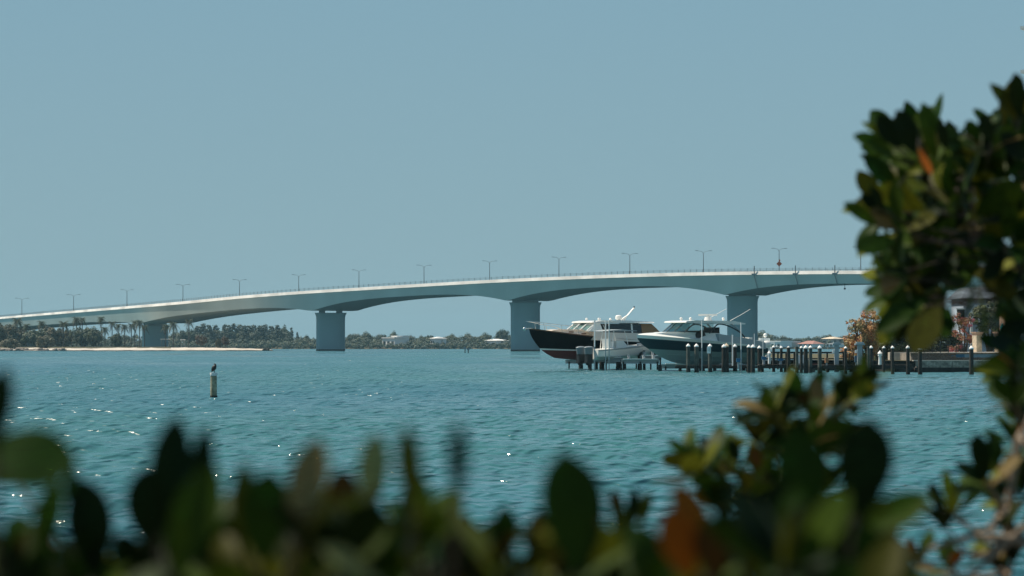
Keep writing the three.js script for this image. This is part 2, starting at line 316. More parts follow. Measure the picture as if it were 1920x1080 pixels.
function limbs(seed, h, y0, r0, spread, n = 4) {
  const r = rng(seed), list = [tube([V(0, -.4, 0), V((r() - .5) * .2 * h * .2, y0 * .5, 0), V((r() - .5) * h * .08, y0, (r() - .5) * h * .08), V(0, y0 + (h - y0) * .5, 0)], r0, r0 * .45, 6, 8)];
  for (let i = 0; i < n; i++) { const a = i / n * 6.283 + r(), e = spread * (.5 + .4 * r()); list.push(tube([V(0, y0 * .8, 0), V(Math.cos(a) * e * .5, y0 + (h - y0) * .25, Math.sin(a) * e * .5), V(Math.cos(a) * e, y0 + (h - y0) * (.45 + .3 * r()), Math.sin(a) * e)], r0 * .5, r0 * .15, 5, 6)); }
  return merged(list);
}
const GREEN = [[.05, .085, .04], [.04, .07, .035], [.07, .10, .045], [.05, .08, .045]];
const OLIVE = [[.10, .10, .045], [.075, .085, .04], [.12, .11, .06], [.06, .07, .035]];
const PINE = [[.032, .065, .045], [.04, .075, .052], [.05, .085, .06]];
const RUST = [[.085, .05, .025], [.065, .042, .022], [.05, .045, .022]];
const AMBER = [[.52, .25, .08], [.42, .22, .07], [.34, .28, .09], [.46, .34, .14], [.20, .17, .06], [.50, .18, .08]];
const PINK = [[.42, .09, .09], [.45, .14, .06], [.35, .10, .16], [.10, .09, .04], [.30, .16, .07]];
const HEDGE = [[.035, .06, .025], [.05, .085, .03], [.025, .045, .02], [.09, .12, .04]];
const kinds = {};
function treeKind(key, seed, h, w, palette, { y0 = .25, n = 26, per = 40, leaf = .5, tall = 0 } = {}) {
  // a tree of height 1 unit = h metres; built once and copied
  const ry = h * (1 - y0) / 2, cr = Math.min(w, h) * (tall ? .16 : .15);
  const cl = tall ? (() => { const r = rng(seed), out = []; for (let i = 0; i < n; i++) { const t = i / n, a = r() * 6.283, e = w * .5 * (1 - t * .75) * (.3 + .7 * r()); out.push([Math.cos(a) * e, h * (y0 + (1 - y0) * t), Math.sin(a) * e, cr * (1.05 - .6 * t)]); } return out; })() : clumpSet(seed, n, w / 2 - cr * .4, ry - cr * .4, w / 2 - cr * .4, h * y0, cr);
  kinds[key] = { trunk: limbs(seed + 1, h, h * y0, Math.max(.12, h * .022), w * .45), crown: crown(seed + 2, { clumps: cl, size: cr, per, leaf, palette }), h };
}
function tree(key, name, pos, s, turn, label, category = 'tree', group) {
  const k = kinds[key], o = base(name, pos, label, category, group);
  o.scale.copy(s); o.rotation.y = turn;
  mesh('trunk', k.trunk, M.bark, o); mesh('crown', k.crown, leafMat, o); return o;
}
treeKind('broad1', 100, 10, 11, GREEN, { n: 90, per: 46, leaf: .7, y0: .12 });
treeKind('broad2', 140, 10, 13, PINE, { n: 96, per: 46, leaf: .7, y0: .12 });
treeKind('pine1', 180, 14, 6, PINE, { n: 80, per: 46, leaf: .65, tall: 1, y0: .08 });
treeKind('pine2', 220, 13, 8, PINE, { n: 110, per: 46, leaf: .65, tall: 1, y0: .06 });
treeKind('shrub1', 260, 4, 6, OLIVE, { n: 80, per: 60, leaf: .34, y0: .03 });
treeKind('shrub2', 300, 4, 5, GREEN, { n: 80, per: 60, leaf: .34, y0: .05 });
treeKind('rust', 340, 4, 4.4, RUST, { n: 60, per: 60, leaf: .3, y0: .28 });
// palms
function palmGeo(seed, h, crownR) {
  const r = rng(seed), lean = (r() - .5) * h * .1, fr = [], col = [];
  const trunk = merged([tube([V(0, -.5, 0), V(lean * .2, h * .4, 0), V(lean, h, 0)], .2, .13, 7, 8)]);
  const pos = [], nor = [], colr = [];
  const tri = (a, b, c, k) => { const n = b.clone().sub(a).cross(c.clone().sub(a)).normalize(); for (const v of [a, b, c]) { pos.push(v.x, v.y, v.z); nor.push(n.x, n.y, n.z); colr.push(...k); } };
  for (let i = 0; i < 22; i++) {
    const a = i * 2.4 + r() * .5, up = 1.1 - 1.9 * (i / 22), L = crownR * (.8 + .4 * r()), pal = i > 18 ? [.05, .042, .025] : [.024 + .014 * r(), .038 + .016 * r(), .018];
    const pt = (t) => V(lean + Math.cos(a) * L * t * Math.cos(up * .6), h + L * (Math.sin(up) * t - .75 * t * t * (1.1 - up * .3)), Math.sin(a) * L * t * Math.cos(up * .6));
    const side = V(-Math.sin(a), 0, Math.cos(a));
    for (let k = 1; k <= 9; k++) { const t = k / 9, p = pt(t), q = pt(t - .08), l = L * .34 * Math.sin(Math.PI * (.15 + .8 * t)); for (const s of [-1, 1]) tri(q, p, p.clone().addScaledVector(side, s * l).add(V(0, -l * .55, 0)).add(pt(Math.min(1, t + .06)).sub(p)), pal); }
    for (let k = 0; k < 5; k++) { const p = pt(k / 5), q = pt((k + 1) / 5); tri(p.clone().addScaledVector(side, .05), p.clone().addScaledVector(side, -.05), q, pal); }
  }
  const g = new THREE.BufferGeometry(); g.setAttribute('position', new THREE.Float32BufferAttribute(pos, 3)); g.setAttribute('normal', new THREE.Float32BufferAttribute(nor, 3)); g.setAttribute('color', new THREE.Float32BufferAttribute(colr, 3));
  return { trunk, crown: g };
}
const palmMat = new THREE.MeshStandardMaterial({ color: 0xffffff, vertexColors: true, roughness: .8, side: THREE.DoubleSide });
const palmKinds = [palmGeo(1, 8, 2.0), palmGeo(2, 8, 1.8), palmGeo(3, 8, 2.2)];
const ORD = ['first', 'second', 'third', 'fourth', 'fifth', 'sixth', 'seventh', 'eighth', 'ninth', 'tenth', 'eleventh', 'twelfth', 'thirteenth', 'fourteenth', 'fifteenth', 'sixteenth', 'seventeenth', 'eighteenth', 'nineteenth', 'twentieth', 'twenty-first', 'twenty-second', 'twenty-third', 'twenty-fourth', 'twenty-fifth', 'twenty-sixth', 'twenty-seventh', 'twenty-eighth', 'twenty-ninth', 'thirtieth', 'thirty-first', 'thirty-second', 'thirty-third', 'thirty-fourth', 'thirty-fifth', 'thirty-sixth', 'thirty-seventh', 'thirty-eighth', 'thirty-ninth', 'fortieth', 'forty-first', 'forty-second', 'forty-third', 'forty-fourth', 'forty-fifth'];

// ---------------------------------------------------------------- the far shore
{
  const D0 = 1610;
  // land behind the bay
  const rows = [[-2, D0 + 1], [.1, D0 + 8], [.9, D0 + 24], [2, D0 + 200], [2, 4400]].map(([y, d]) => { const r = []; for (let i = 0; i <= 60; i++) { const x = -2400 + 80 * i; r.push(V(x, y, -d - 5 * Math.sin(i * 1.7))); } return r; });
  tag(mesh('far_shore', quads(rows), M.soil), 'low wooded shore across the bay', null, null, 'structure');
  // the wood as one mass of bushes and crowns
  const r = rng(44), clumps = [];
  for (let px = -150; px < 2100; px += 1.5) for (let k = 0; k < 3; k++) {
    if (k === 2 && [[718, 762], [814, 830], [914, 948]].some(([a, b]) => px > a && px < b)) continue;
    const d = D0 - 1 + 22 * k + r() * 14, x = (px + (r() - .5) * 6 - 960) / F * d, low = .5 + .5 * Math.sin(px * .045) * Math.sin(px * .017 + 1), tall = px < 545 && px > 335 ? 9.5 : 3.6 + 2.2 * low;
    clumps.push([x, [.7, 1.8, 2.6][k] + r() * [1.6, 2.2, tall * .7][k], -d, (.7 + r() * r() * 1.7)]);
  }
  tag(mesh('far_wood', crown(4, { clumps, size: 1, per: 34, leaf: .75, palette: [...PINE, ...GREEN, [.06, .085, .055]] }), leafMat), 'dense band of low green trees along the far shore', null, null, 'stuff');
  // taller trees that stand out of it, by column and top row
  const T = [
    [352, 612, 'broad1', 34], [370, 609, 'pine2', 34], [381, 604, 'pine2', 34], [392, 607, 'pine2', 34], [404, 607, 'pine2', 34], [421, 606, 'pine2', 28], [430, 607, 'pine2', 34], [440, 604, 'pine1', 30], [449, 606, 'pine2', 34], [458, 608, 'pine2', 34], [467, 608, 'pine2', 36], [476, 607, 'pine2', 34], [487, 608, 'pine2', 36], [497, 606, 'pine2', 34], [509, 609, 'pine2', 36], [520, 607, 'pine2', 30], [534, 606, 'broad1', 24], [546, 612, 'pine1', 16], [558, 621, 'pine1', 12], [573, 626, 'broad1', 22],
    [665, 623, 'broad2', 44], [688, 619, 'broad1', 34], [738, 618, 'broad1', 26], [715, 624, 'broad2', 30], [765, 626, 'broad2', 32], [790, 627, 'broad1', 26], [806, 626, 'broad2', 24], [848, 624, 'broad1', 36], [880, 622, 'broad1', 30], [908, 621.5, 'broad1', 36], [942, 614, 'broad2', 34],
    [1432, 617, 'broad1', 44], [1473, 629, 'broad1', 32], [1497, 632, 'broad2', 24], [1515, 631, 'broad2', 24], [1530, 629, 'broad2', 20], [1548, 631, 'broad1', 20], [1577, 628, 'broad1', 26], [1640, 622, 'broad2', 40],
    [20, 624, 'broad1', 40], [80, 622, 'broad2', 50], [150, 624, 'broad2', 40], [215, 630, 'broad1', 44], [240, 628, 'broad1', 30], [330, 618, 'broad1', 40],
  ].sort((a, b) => a[0] - b[0]);
  T.forEach(([px, ty, kind, w], i) => {
    const d = D0 + 50 + (i % 3) * 12, p = at(px, ty, d), k = kinds[kind], H = p.y - 1.2, W = { broad1: 11, broad2: 13, pine1: 6.5, pine2: 8.5 }[kind], s = w / F * d / W, sy = H / k.h * (kind[0] === 'b' ? 1.02 : .94);
    tree(kind, kind[0] === 'p' ? 'pine_tree' : 'broad_tree', V(p.x, 1.2, p.z), V(s, sy, s), i * 1.7, `${kind[0] === 'p' ? 'feathery pine' : 'round crowned tree'} of the wood across the bay, ${ORD[i]} tall tree from the left`, 'tree', 'taller trees of the far wood');
  });
  // houses among the trees
  function house(px0, px1, y0, y1, d, label, mat, roof, o = {}) {
    const a = at(px0, y1, d), b = at(px1, y0, d), w = (b.x - a.x) * .95, h = b.y - Math.max(a.y, 1), g = base('house', V((a.x + b.x) / 2, 1, -d), label, 'house', 'houses across the bay'), yb = 0, H = b.y - 1;
    g.rotation.y = -.75;
    const rh = o.flat ? .5 : H * (o.rh ?? .28);
    mesh('wall', boxUV(box(w, H - rh, 9, 0, (H - rh) / 2, 0)), mat, g);
    if (o.flat) mesh('roof', box(w + .8, .5, 9.8, 0, H - .25, 0), roof, g);
    else { const rg = new THREE.BufferGeometry(), e = .6, x = w / 2 + e, z = 4.5 + e, y = H - rh, q = Math.min(x * .55, z); const P = [[-x, y, z], [x, y, z], [x, y, -z], [-x, y, -z], [-x + q, H, 0], [x - q, H, 0]]; const f = [[0, 1, 5], [0, 5, 4], [2, 3, 4], [2, 4, 5], [1, 2, 5], [3, 0, 4], [0, 3, 2], [0, 2, 1]]; rg.setAttribute('position', new THREE.Float32BufferAttribute(f.flatMap((t) => t.flatMap((k) => P[k])), 3)); rg.computeVertexNormals(); mesh('roof', plain(rg), roof, g); }
    const n = Math.max(2, Math.round(w / 3));
    const wy = o.wy ?? Math.max(.9, H - rh - 1.9);
    for (let i = 0; i < n; i++) { const x = -w / 2 + (i + .5) * w / n; const win = mesh('window', box(w / n * .55, 1.4, .12, x, wy, 4.52), M.darkGlass, g); mesh('sill', box(w / n * .55 + .3, .14, .22, x, wy - .78, 4.55), M.houseWhite, win); }
    return g;
  }
  house(723, 757, 632.5, 652, 1634, 'long white house with flat roof on the far shore left of the middle pier', M.houseWhite, M.houseWhite, { flat: 1, wy: 2.2 });
  house(744, 758, 629.5, 652, 1640, 'taller white wing beside the long flat house on the far shore', M.houseWhite, M.houseWhite, { flat: 1 });
  house(817, 827, 631.5, 652, 1634, 'small white house half buried in trees mid way along the far shore', M.houseWhite, M.houseWhite, { rh: .16 });
  house(917, 945, 635.5, 652, 1634, 'low white house beside the middle bridge pier on the far shore', M.houseWhite, M.houseWhite, { rh: .2 });
  house(1447, 1478, 639, 655, 1580, 'white bungalow with a wide shady porch behind the dock pilings', M.houseWhite, M.houseWhite, { flat: 1 });
  house(1478, 1490, 640, 655, 1584, 'pale wall wing beside the white bungalow behind the dock', M.coping, M.houseWhite, { flat: 1 });
  house(1503, 1538, 639, 655, 1582, 'house with faded red hip roof behind the capped pilings', M.houseWhite, M.roofRed, { rh: .5 });
  house(1548, 1574, 631.5, 655, 1640, 'pale two storey villa with flat cream roof in the far trees', M.coping, M.creamStucco, { rh: .2 });
  house(1556, 1575, 643, 655, 1570, 'low blue grey boathouse behind the boat lift posts', M.houseWhite, M.roofGrey, { rh: .3 });
  // two channel markers
  for (const [px, ty, lab] of [[872, 650, 'taller dark channel marker post in the water under the bridge'], [878, 652, 'shorter dark channel marker post in the water under the bridge']]) {
    const d = 790, p = at(px, ty, d), g = base('channel_marker', V(p.x, 0, p.z), lab, 'marker', 'channel markers');
    mesh('post', cyl(.13, .11, p.y + 1, 0, -1, 0, 8), M.pile, g); mesh('board', box(.6, .6, .06, 0, p.y - .35, .14), M.roofGrey, g);
  }
}

// ---------------------------------------------------------------- sand spit with palms on the left
{
  const D = 1085;
  // outline of the spit (x, distance)
  const X = (px, d) => (px - 960) / F * d;
  const rows = [], prof = [[-1.5, -3], [-.15, 0], [.35, 4], [.75, 10], [1.05, 22], [1.1, 60], [.9, 110], [-1.5, 125]];
  const r = rng(8), n = 90;
  for (const [y, dz] of prof) { const row = []; for (let i = 0; i <= n; i++) { const px = -420 + (512 + 420) * i / n, e = Math.sqrt(clamp((512 - px) / 130, 0, 1)), d = D + 4 * Math.sin(i * .37) + 3 * Math.sin(i * .9) + (1 - e) * 14; row.push(V(X(px, d + dz * e), y > 0 ? y * (.35 + .65 * e) + .06 * Math.sin(i * 2.1 + dz) : y, -(d + dz * e))); } rows.push(row); }
  const g = quads(rows), p = g.attributes.position, uv = g.attributes.uv; for (let i = 0; i < p.count; i++) uv.setXY(i, p.getX(i) / 9, p.getZ(i) / 9);
  tag(mesh('sand_spit', g, M.sand), 'pale sandy spit below the left end of the bridge', null, null, 'structure');
  { const we = [[-.8, -2.2], [.22, -.6], [.3, .9]].map(([y, dz]) => { const row = []; for (let i = 0; i <= n; i++) { const px = -420 + (512 + 420) * i / n, e = Math.sqrt(clamp((512 - px) / 130, 0, 1)), d = D + 4 * Math.sin(i * .37) + 3 * Math.sin(i * .9) + (1 - e) * 14; row.push(V(X(px, d + dz), y + .05 * Math.sin(i * 1.7), -(d + dz))); } return row; });
    tag(mesh('wet_sand_edge', quads(we), std(.07, .065, .055, .7, { map: rough })), 'dark wet edge of the sand spit', null, null, 'structure'); }
  // dry grass behind the beach
  const rg = []; for (const [y, dz] of [[1.0, 18], [1.3, 26], [1.35, 60], [1, 100]]) { const row = []; for (let i = 0; i <= 50; i++) { const px = -400 + 720 * i / 50, d = D + dz + 2 * Math.sin(i * 1.3); row.push(V(X(px, d), y, -d)); } rg.push(row); }
  tag(mesh('dry_lawn', quads(rg), M.grass), 'dry lawn under the palms', null, null, 'structure');
  // rocks along the left waterline
  const rr = rng(19); let k = 0;
  for (const [px, w, h] of [[4, 22, 5], [18, 14, 4], [38, 20, 7], [48, 16, 6], [72, 24, 5], [86, 14, 4], [104, 12, 4], [116, 16, 5], [60, 16, 3]]) {
    const d = D - 1.5, s = d / F, gg = new THREE.IcosahedronGeometry(1, 2), q = gg.attributes.position;
    const f = (x, y, z) => 1 + .22 * Math.sin(x * 5 + px) * Math.cos(y * 4 + px * 2) + .12 * Math.sin(z * 9 + px);
    for (let i = 0; i < q.count; i++) { const e = f(q.getX(i), q.getY(i), q.getZ(i)); q.setXYZ(i, q.getX(i) * e * w * s / 2, q.getY(i) * e * h * s * .75, q.getZ(i) * e * w * s / 3); } gg.computeVertexNormals();
    const o = mesh('rock', gg, M.rock); o.position.set(X(px, d), .25, -d); tag(o, `weathered shoreline boulder on the left beach, ${ORD[k++]} one listed outward from the corner`, 'rock', 'boulders on the left beach');
  }
  const rocks = scene.children.filter((o) => o.name.startsWith('rock')).sort((a, b) => a.position.x - b.position.x); rocks.forEach((o, i) => o.userData.label = `weathered boulder at the waterline of the sand spit, ${ORD[i]} from the left`);
  const tip = new THREE.IcosahedronGeometry(1, 2); { const q = tip.attributes.position; for (let i = 0; i < q.count; i++) { const e = 1 + .3 * Math.sin(q.getX(i) * 6) * Math.cos(q.getY(i) * 5); q.setXYZ(i, q.getX(i) * e * 1.3, q.getY(i) * e * .75, q.getZ(i) * e); } tip.computeVertexNormals(); }
  const tr = mesh('dark_rock', tip, M.fouling); tr.position.set(X(499, D + 8), .3, -D - 8); tag(tr, 'dark rock at the very tip of the sand spit', 'rock');
  // shrubs and trees at the far left
  const SH = [[8, 603, 'shrub1', 60, 46], [30, 611, 'shrub1', 50, 60], [-25, 600, 'broad1', 80, 70], [66, 617, 'shrub2', 52, 40], [96, 610, 'shrub1', 48, 48], [120, 614, 'shrub1', 40, 66], [158, 613, 'shrub2', 46, 56], [176, 614, 'broad1', 38, 50], [20, 634, 'shrub1', 44, 12], [84, 628, 'shrub1', 40, 16], [219, 624, 'shrub2', 22, 30]];
  SH.sort((a, b) => a[0] - b[0]).forEach(([px, ty, kind, w, dz], i) => {
    const d = D + dz, q = at(px, ty, d), W = { shrub1: 6.4, shrub2: 5.4, broad1: 11 }[kind], s = w / F * d / W, H = q.y - .9;
    tree(kind, kind[0] === 's' ? 'shrub' : 'broad_tree', V(q.x, .9, -d), V(s * 1.12, H / kinds[kind].h * 1.14, s * 1.12), i, `${{ shrub1: 'olive green bush', shrub2: 'dark green bushy tree', broad1: 'spreading green tree' }[kind]} under the left end of the bridge, ${ORD[i]} bush from the left`, kind[0] === 's' ? 'shrub' : 'tree', 'bushes on the sand spit');
  });
  // brown round bushes on the spit
  for (const [px, ty, w, lab] of [[378, 626, 25, 'round rusty brown tree on the bare sand spit, larger of the two'], [423, 628, 17, 'small rusty brown tree on the sand spit nearer its tip'], [410, 631, 10, 'pale thin bush close beside the small brown tree on the spit']]) {
    const d = D + 24, q = at(px, ty, d), s = w / F * d / 4.6; tree(w === 10 ? 'shrub1' : 'rust', 'round_tree', V(q.x, .55, -d), V(s, (q.y - .55) / 4 * 1.04, s), px, lab, 'tree', 'brown trees on the spit');
  }
  // palms: column, crown row, size of crown in pixels, depth behind the waterline
  const PA = [[32, 597, 20, 60], [50, 607, 17, 52], [79, 602, 15, 75], [119, 603, 19, 40], [135, 620, 14, 36], [144, 594.5, 15, 80], [154, 594.5, 13, 84], [190, 593.5, 16, 60], [197, 613, 14, 40], [210, 602.5, 14, 44], [222, 606.5, 14, 50], [234, 608, 14, 46], [246, 606, 15, 42], [253, 600.5, 14, 56], [262, 600.5, 16, 52], [271, 609, 13, 48], [311, 608, 16, 60], [325, 604, 17, 46], [354, 598.5, 15, 44]];
  PA.forEach(([px, cy, w, dz], i) => {
    const d = D + dz, q = at(px, cy + 3, d), y0 = .9, k = palmKinds[i % 3], s = w / F * d / 4, o = base('palm_tree', V(q.x, y0, -d), `tall thin palm on the sand spit, ${ORD[i]} palm from the left`, 'palm tree', 'palms on the sand spit');
    const sy = (q.y - y0) / 8; o.rotation.y = i * 2.1;
    const t = mesh('trunk', k.trunk, M.palmTrunk, o); t.scale.set(1, sy, 1);
    const c = mesh('crown', k.crown, palmMat, o); c.scale.set(s * 1.4, s * 1.4, s * 1.4); c.position.y = 8 * sy - 8 * s * 1.4;
  });
  // picnic shelters by the pier and a blue bin
  for (const [px, w, ty, lab] of [[259, 9, 635, 'small picnic shelter with pale roof among the palms'], [310, 17, 636, 'wide picnic shelter with pale roof in front of the bridge pier'], [343, 9, 637, 'small picnic shelter with pale roof right of the bridge pier']]) {
    const d = D + 66, q = at(px, ty, d), W = w / F * d, o = base('picnic_shelter', V(q.x, 1, -d), lab, 'shelter', 'picnic shelters');
    mesh('roof', box(W, .35, 2.6, 0, q.y - 1, 0), M.houseWhite, o); for (const [a, b] of [[-1, 1], [1, 1], [-1, -1], [1, -1]]) mesh('post', box(.16, q.y - .8, .16, a * (W / 2 - .3), (q.y - 1) / 2 - .2, b * 1), M.steelGrey, o); mesh('table', merged([box(W * .6, .1, 1, 0, .8, 0), box(.2, .8, .6, 0, .4, 0)]), M.slate, o);
  }
  // the lone piling with a cormorant
  const dz = onWater(749.5), pz = at(400.5, 749.5, dz), m = dz / F, o = base('marker_piling', V(pz.x, 0, -dz), 'lone weathered piling with a black bird on it, standing in open water', 'piling');
  mesh('shaft', boxUV(cyl(6.6 * m, 6 * m, 47 * m + .5, 0, -.5, 0, 14)), std(.46, .44, .30, .9, { map: rough }), o);
  mesh('tide_band', cyl(7.4 * m, 7 * m, 8 * m + .3, .3 * m, -.3, 0, 14), M.fouling, o);
  mesh('cap', merged([cyl(7 * m, 7 * m, 4 * m, 0, 47 * m, 0, 14), cyl(6.5 * m, 6.5 * m, 2 * m, 0, 45 * m, 0, 14)]), M.guano, o);
  // cormorant: one body turned along a spine, tail down to the left, neck folded up to the right
  const bird = base('cormorant', V(pz.x, 51 * m, -dz), 'black cormorant perched on top of the lone piling', 'bird');
  const spine = [[-3.6, 1.2, .5], [-2.6, 2.4, 1.3], [-1.3, 4.6, 3.0], [.3, 7.2, 3.7], [1.6, 9.4, 3.4], [2.5, 11.2, 2.4], [2.8, 12.4, 1.7], [2.5, 13.2, 1.25], [1.6, 13.9, 1.1], [.4, 14, .5], [-.4, 13.9, .2]];
  const ringRows = spine.map(([x, y, r], i) => { const a = spine[Math.max(0, i - 1)], b = spine[Math.min(spine.length - 1, i + 1)], t = V(b[0] - a[0], b[1] - a[1], 0).normalize(), nn = V(-t.y, t.x, 0), row = []; for (let j = 0; j <= 14; j++) { const q = j / 14 * 6.2832; row.push(V(x, y, 0).addScaledVector(nn, Math.cos(q) * r).add(V(0, 0, Math.sin(q) * r * .85)).multiplyScalar(m)); } return row; });
  bird.scale.setScalar(1.15);
  mesh('body', merged([quads(ringRows), tube([V(1.2, 5.4, 1).multiplyScalar(m), V(1.1, 2, 1.2).multiplyScalar(m), V(1.3, 0, 1.2).multiplyScalar(m)], .5 * m, .45 * m), tube([V(1.2, 5.4, -1).multiplyScalar(m), V(1.1, 2, -1.2).multiplyScalar(m), V(1.3, 0, -1.2).multiplyScalar(m)], .5 * m, .45 * m)]), M.bird, bird);
}

// ---------------------------------------------------------------- the dock: pilings, walkway, railing
{
  const shaftM = [M.pile, M.pileGrey];
  const cone = (r) => merged([cyl(r * 1.08, r * 1.08, r * .55, 0, 0, 0, 12), new THREE.ConeGeometry(r * 1.08, r * 1.15, 12).translate(0, r * 1.12, 0)]);
  // column, width, top row of the shaft, row of the waterline, cap (w white cone, g grey flat, n none), grey timber
  const P = [
    [1089, 8, 658, 692.5, 'n', 0], [1106, 6, 676, 693, 'n', 0], [1118, 6, 676, 693, 'n', 0], [1128.5, 9, 652, 693, 'l', 0], [1160, 10, 654, 693.5, 'n', 0], [1171, 6, 655, 693, 'n', 0], [1199.5, 8, 654, 694, 'l', 0], [1208, 5, 657, 694, 'n', 1], [1237.5, 7, 683.5, 697, 'n', 0],
    [1290.5, 7.5, 649.5, 698, 'w', 1], [1306, 8, 650, 698, 'w', 1], [1314, 6, 672, 696.5, 'n', 0], [1331.5, 7.5, 650, 698, 'w', 1], [1340, 6, 655, 696, 'n', 0], [1357, 8, 651, 698, 'w', 0], [1362, 9, 650, 697.5, 't', 0], [1378, 7.5, 650.5, 697, 'w', 0], [1392, 11, 688, 696, 'n', 0], [1404, 7, 651, 699, 'w', 0], [1411.5, 8, 651.5, 700, 'w', 0], [1424, 7, 653, 697.5, 'w', 0],
    [1450.5, 5.5, 651.5, 698, 'w', 0], [1465, 5.5, 652.5, 698, 'w', 0], [1478.5, 7, 651.5, 699, 'b', 0], [1494, 6.2, 650, 701, 'n', 1], [1502.5, 5.6, 652.5, 700, 'w', 0], [1511, 8, 653, 701, 'w', 0], [1519.5, 7, 652.5, 700.5, 'w', 1], [1537, 7.6, 653, 701.5, 'w', 1],
    [1585.5, 5.5, 653, 702, 'w', 0], [1628, 5.5, 648, 703.5, 'n', 1], [1633, 6.5, 652.5, 701, 'w', 0], [1657, 5.5, 652.5, 700, 'w', 0], [1673.5, 6.2, 652.5, 702, 'w', 0], [1702.5, 7, 652.5, 702, 'w', 0], [1725, 7.8, 655, 704, 'g', 0], [1821.5, 8.2, 654, 703, 'w', 0],
  ].sort((a, b) => a[0] - b[0]);
  P.forEach(([px, w, ty, by, cap, grey], i) => {
    const d = onWater(by), p = at(px, ty, d), r = w / F * d / 2, o = base('dock_piling', V(p.x, 0, -d), `${cap === 'w' ? 'dark dock piling with white cone cap' : cap === 'g' ? 'dark dock piling with grey cap' : cap === 'l' ? 'boat lift piling with motor box on top' : cap === 'b' ? 'dark dock piling with a chipped cap' : cap === 't' ? 'thick dock piling with tan tinted cap' : 'bare topped dark dock piling'}, ${ORD[i]} of all the pilings from the left`, 'piling', 'pilings of the dock');
    o.rotation.y = i * 1.3; o.rotation.z = (R() - .5) * .022;
    const hex = cyl(r * 1.04, r * .96, p.y + 1.5, 0, -1.5, 0, 11); mesh('shaft', boxUV(hex, .7), shaftM[grey], o);
    mesh('tide_band', cyl(r * 1.12, r * 1.08, .45 + .25 * R(), 0, -.2, 0, 11), M.fouling, o);
    if (cap === 'w' || cap === 't') { const c = mesh('cap', cone(r), cap === 't' ? M.creamStucco : M.capWhite, o); c.position.y = p.y - .02; }
    if (cap === 'g') { const c = mesh('cap', merged([cyl(r * 1.15, r * .9, r * .8, 0, 0, 0, 12)]), M.liftGrey, o); c.position.y = p.y - .02; }
    if (cap === 'b') { const c = mesh('cap', cone(r * .8), M.guano, o); c.position.set(-r * .3, p.y - .05, 0); c.rotation.z = .5; }
    if (cap === 'l') { const c = mesh('motor_box', merged([box(r * 2.9, r * 2.1, r * 2.6, 0, r, 0), cyl(r * .7, r * .7, r * 1.4, r * .3, r * .2, r * 1.2, 10)]), M.liftBlue, o); c.position.y = p.y; mesh('hood', box(r * 3, r * .9, r * 2.7, -r * .1, r * 2.3, 0), M.liftGrey, c); }
  });
  // tall grey lift posts with beam heads
  for (const [px, w, lab] of [[1568.5, 8, 'tall blue grey boat lift post with wide cap, beside the orange bush'], [1612, 9, 'tall blue grey boat lift post with wide cap, in front of the dark bush']]) {
    const d = 231, p = at(px, 647, d), s = d / F, o = base('lift_post', V(p.x, 0, -d), lab, 'boat lift', 'lift posts'), H = p.y;
    mesh('post', box(w * s, H + 1.2, w * s, 0, H / 2 - .6, 0), M.liftGrey, o);
    mesh('head', merged([box(w * s * 2.0, 3 * s, w * s * 1.8, 0, H + 1.5 * s, 0), box(w * s * 1.5, 3 * s, w * s * 1.4, 0, H + 4.5 * s, 0)]), M.liftGrey, o);
    mesh('motor', box(4 * s, 6 * s, 4 * s, -w * s * .75, H - 12 * s, 0), M.capWhite, o);
  }
  // walkway: three lengths, each a deck with fascia on cross beams
  function walkway(px0, px1, yTop, yBot, d, depthM, lab) {
    const a = at(px0, yTop, d), b = at(px1, yTop, d), h = (yBot - yTop) / F * d, w = b.x - a.x, o = base('dock_walkway', V((a.x + b.x) / 2, a.y, -d - depthM / 2), lab, 'dock', 'dock walkways');
    const n = Math.max(6, Math.round(w / .16)), list = []; for (let i = 0; i < n; i++) list.push(box(w / n - .012, .045, depthM, -w / 2 + (i + .5) * w / n, -.02 - R() * .006, 0));
    tag(mesh('plank', merged(list), M.plank, o), null, null, null, 'stuff');
    mesh('fascia', boxUV(box(w, h - .05, .07, 0, -.05 - h / 2, depthM / 2 - .04)), M.plank, o); mesh('fascia', boxUV(box(w, h - .05, .07, 0, -.05 - h / 2, -depthM / 2 + .04)), M.plank, o);
    for (let x = -w / 2 + .3; x < w / 2; x += 1.7) mesh('support_post', cyl(.13, .12, a.y + .6, x, -a.y - .7, (Math.round(x) % 2 ? .3 : -.3) * depthM, 8), M.pile, o);
    return o;
  }
  walkway(1268, 1432, 684.5, 690, 236.5, 1.5, 'dark timber walkway beneath the teal hulled boat');
  walkway(1424, 1545, 683.5, 690, 231.5, 1.6, 'dark timber walkway between the boats and the boat lift posts');
  walkway(1545, 1712, 684, 691.5, 229.5, 1.8, 'dark timber walkway running to the sea wall');
  // railing on the far side of the walkway
  { const d = 237, s = d / F, a = at(1428, 661, d), b = at(1582, 661, d), o = base('dock_railing', V((a.x + b.x) / 2, at(0, 685, d).y, -d), 'dark two rail timber railing behind the row of pilings', 'railing'), w = b.x - a.x, h = a.y - o.position.y;
    mesh('top_rail', box(w, .13, .12, 0, h, 0), M.plank, o); mesh('middle_rail', box(w, .09, .08, 0, h * .52, 0), M.plank, o);
    for (let i = 0; i <= 10; i++) mesh('post', box(.12, h + .3, .1, -w / 2 + w * i / 10, h / 2 - .15, -.12), M.plank, o);
    for (let i = 0; i < 9; i++) mesh('baluster', box(.06, h, .05, w * (.52 + .44 * i / 9), h / 2, .0 + .09), M.plank, o); }
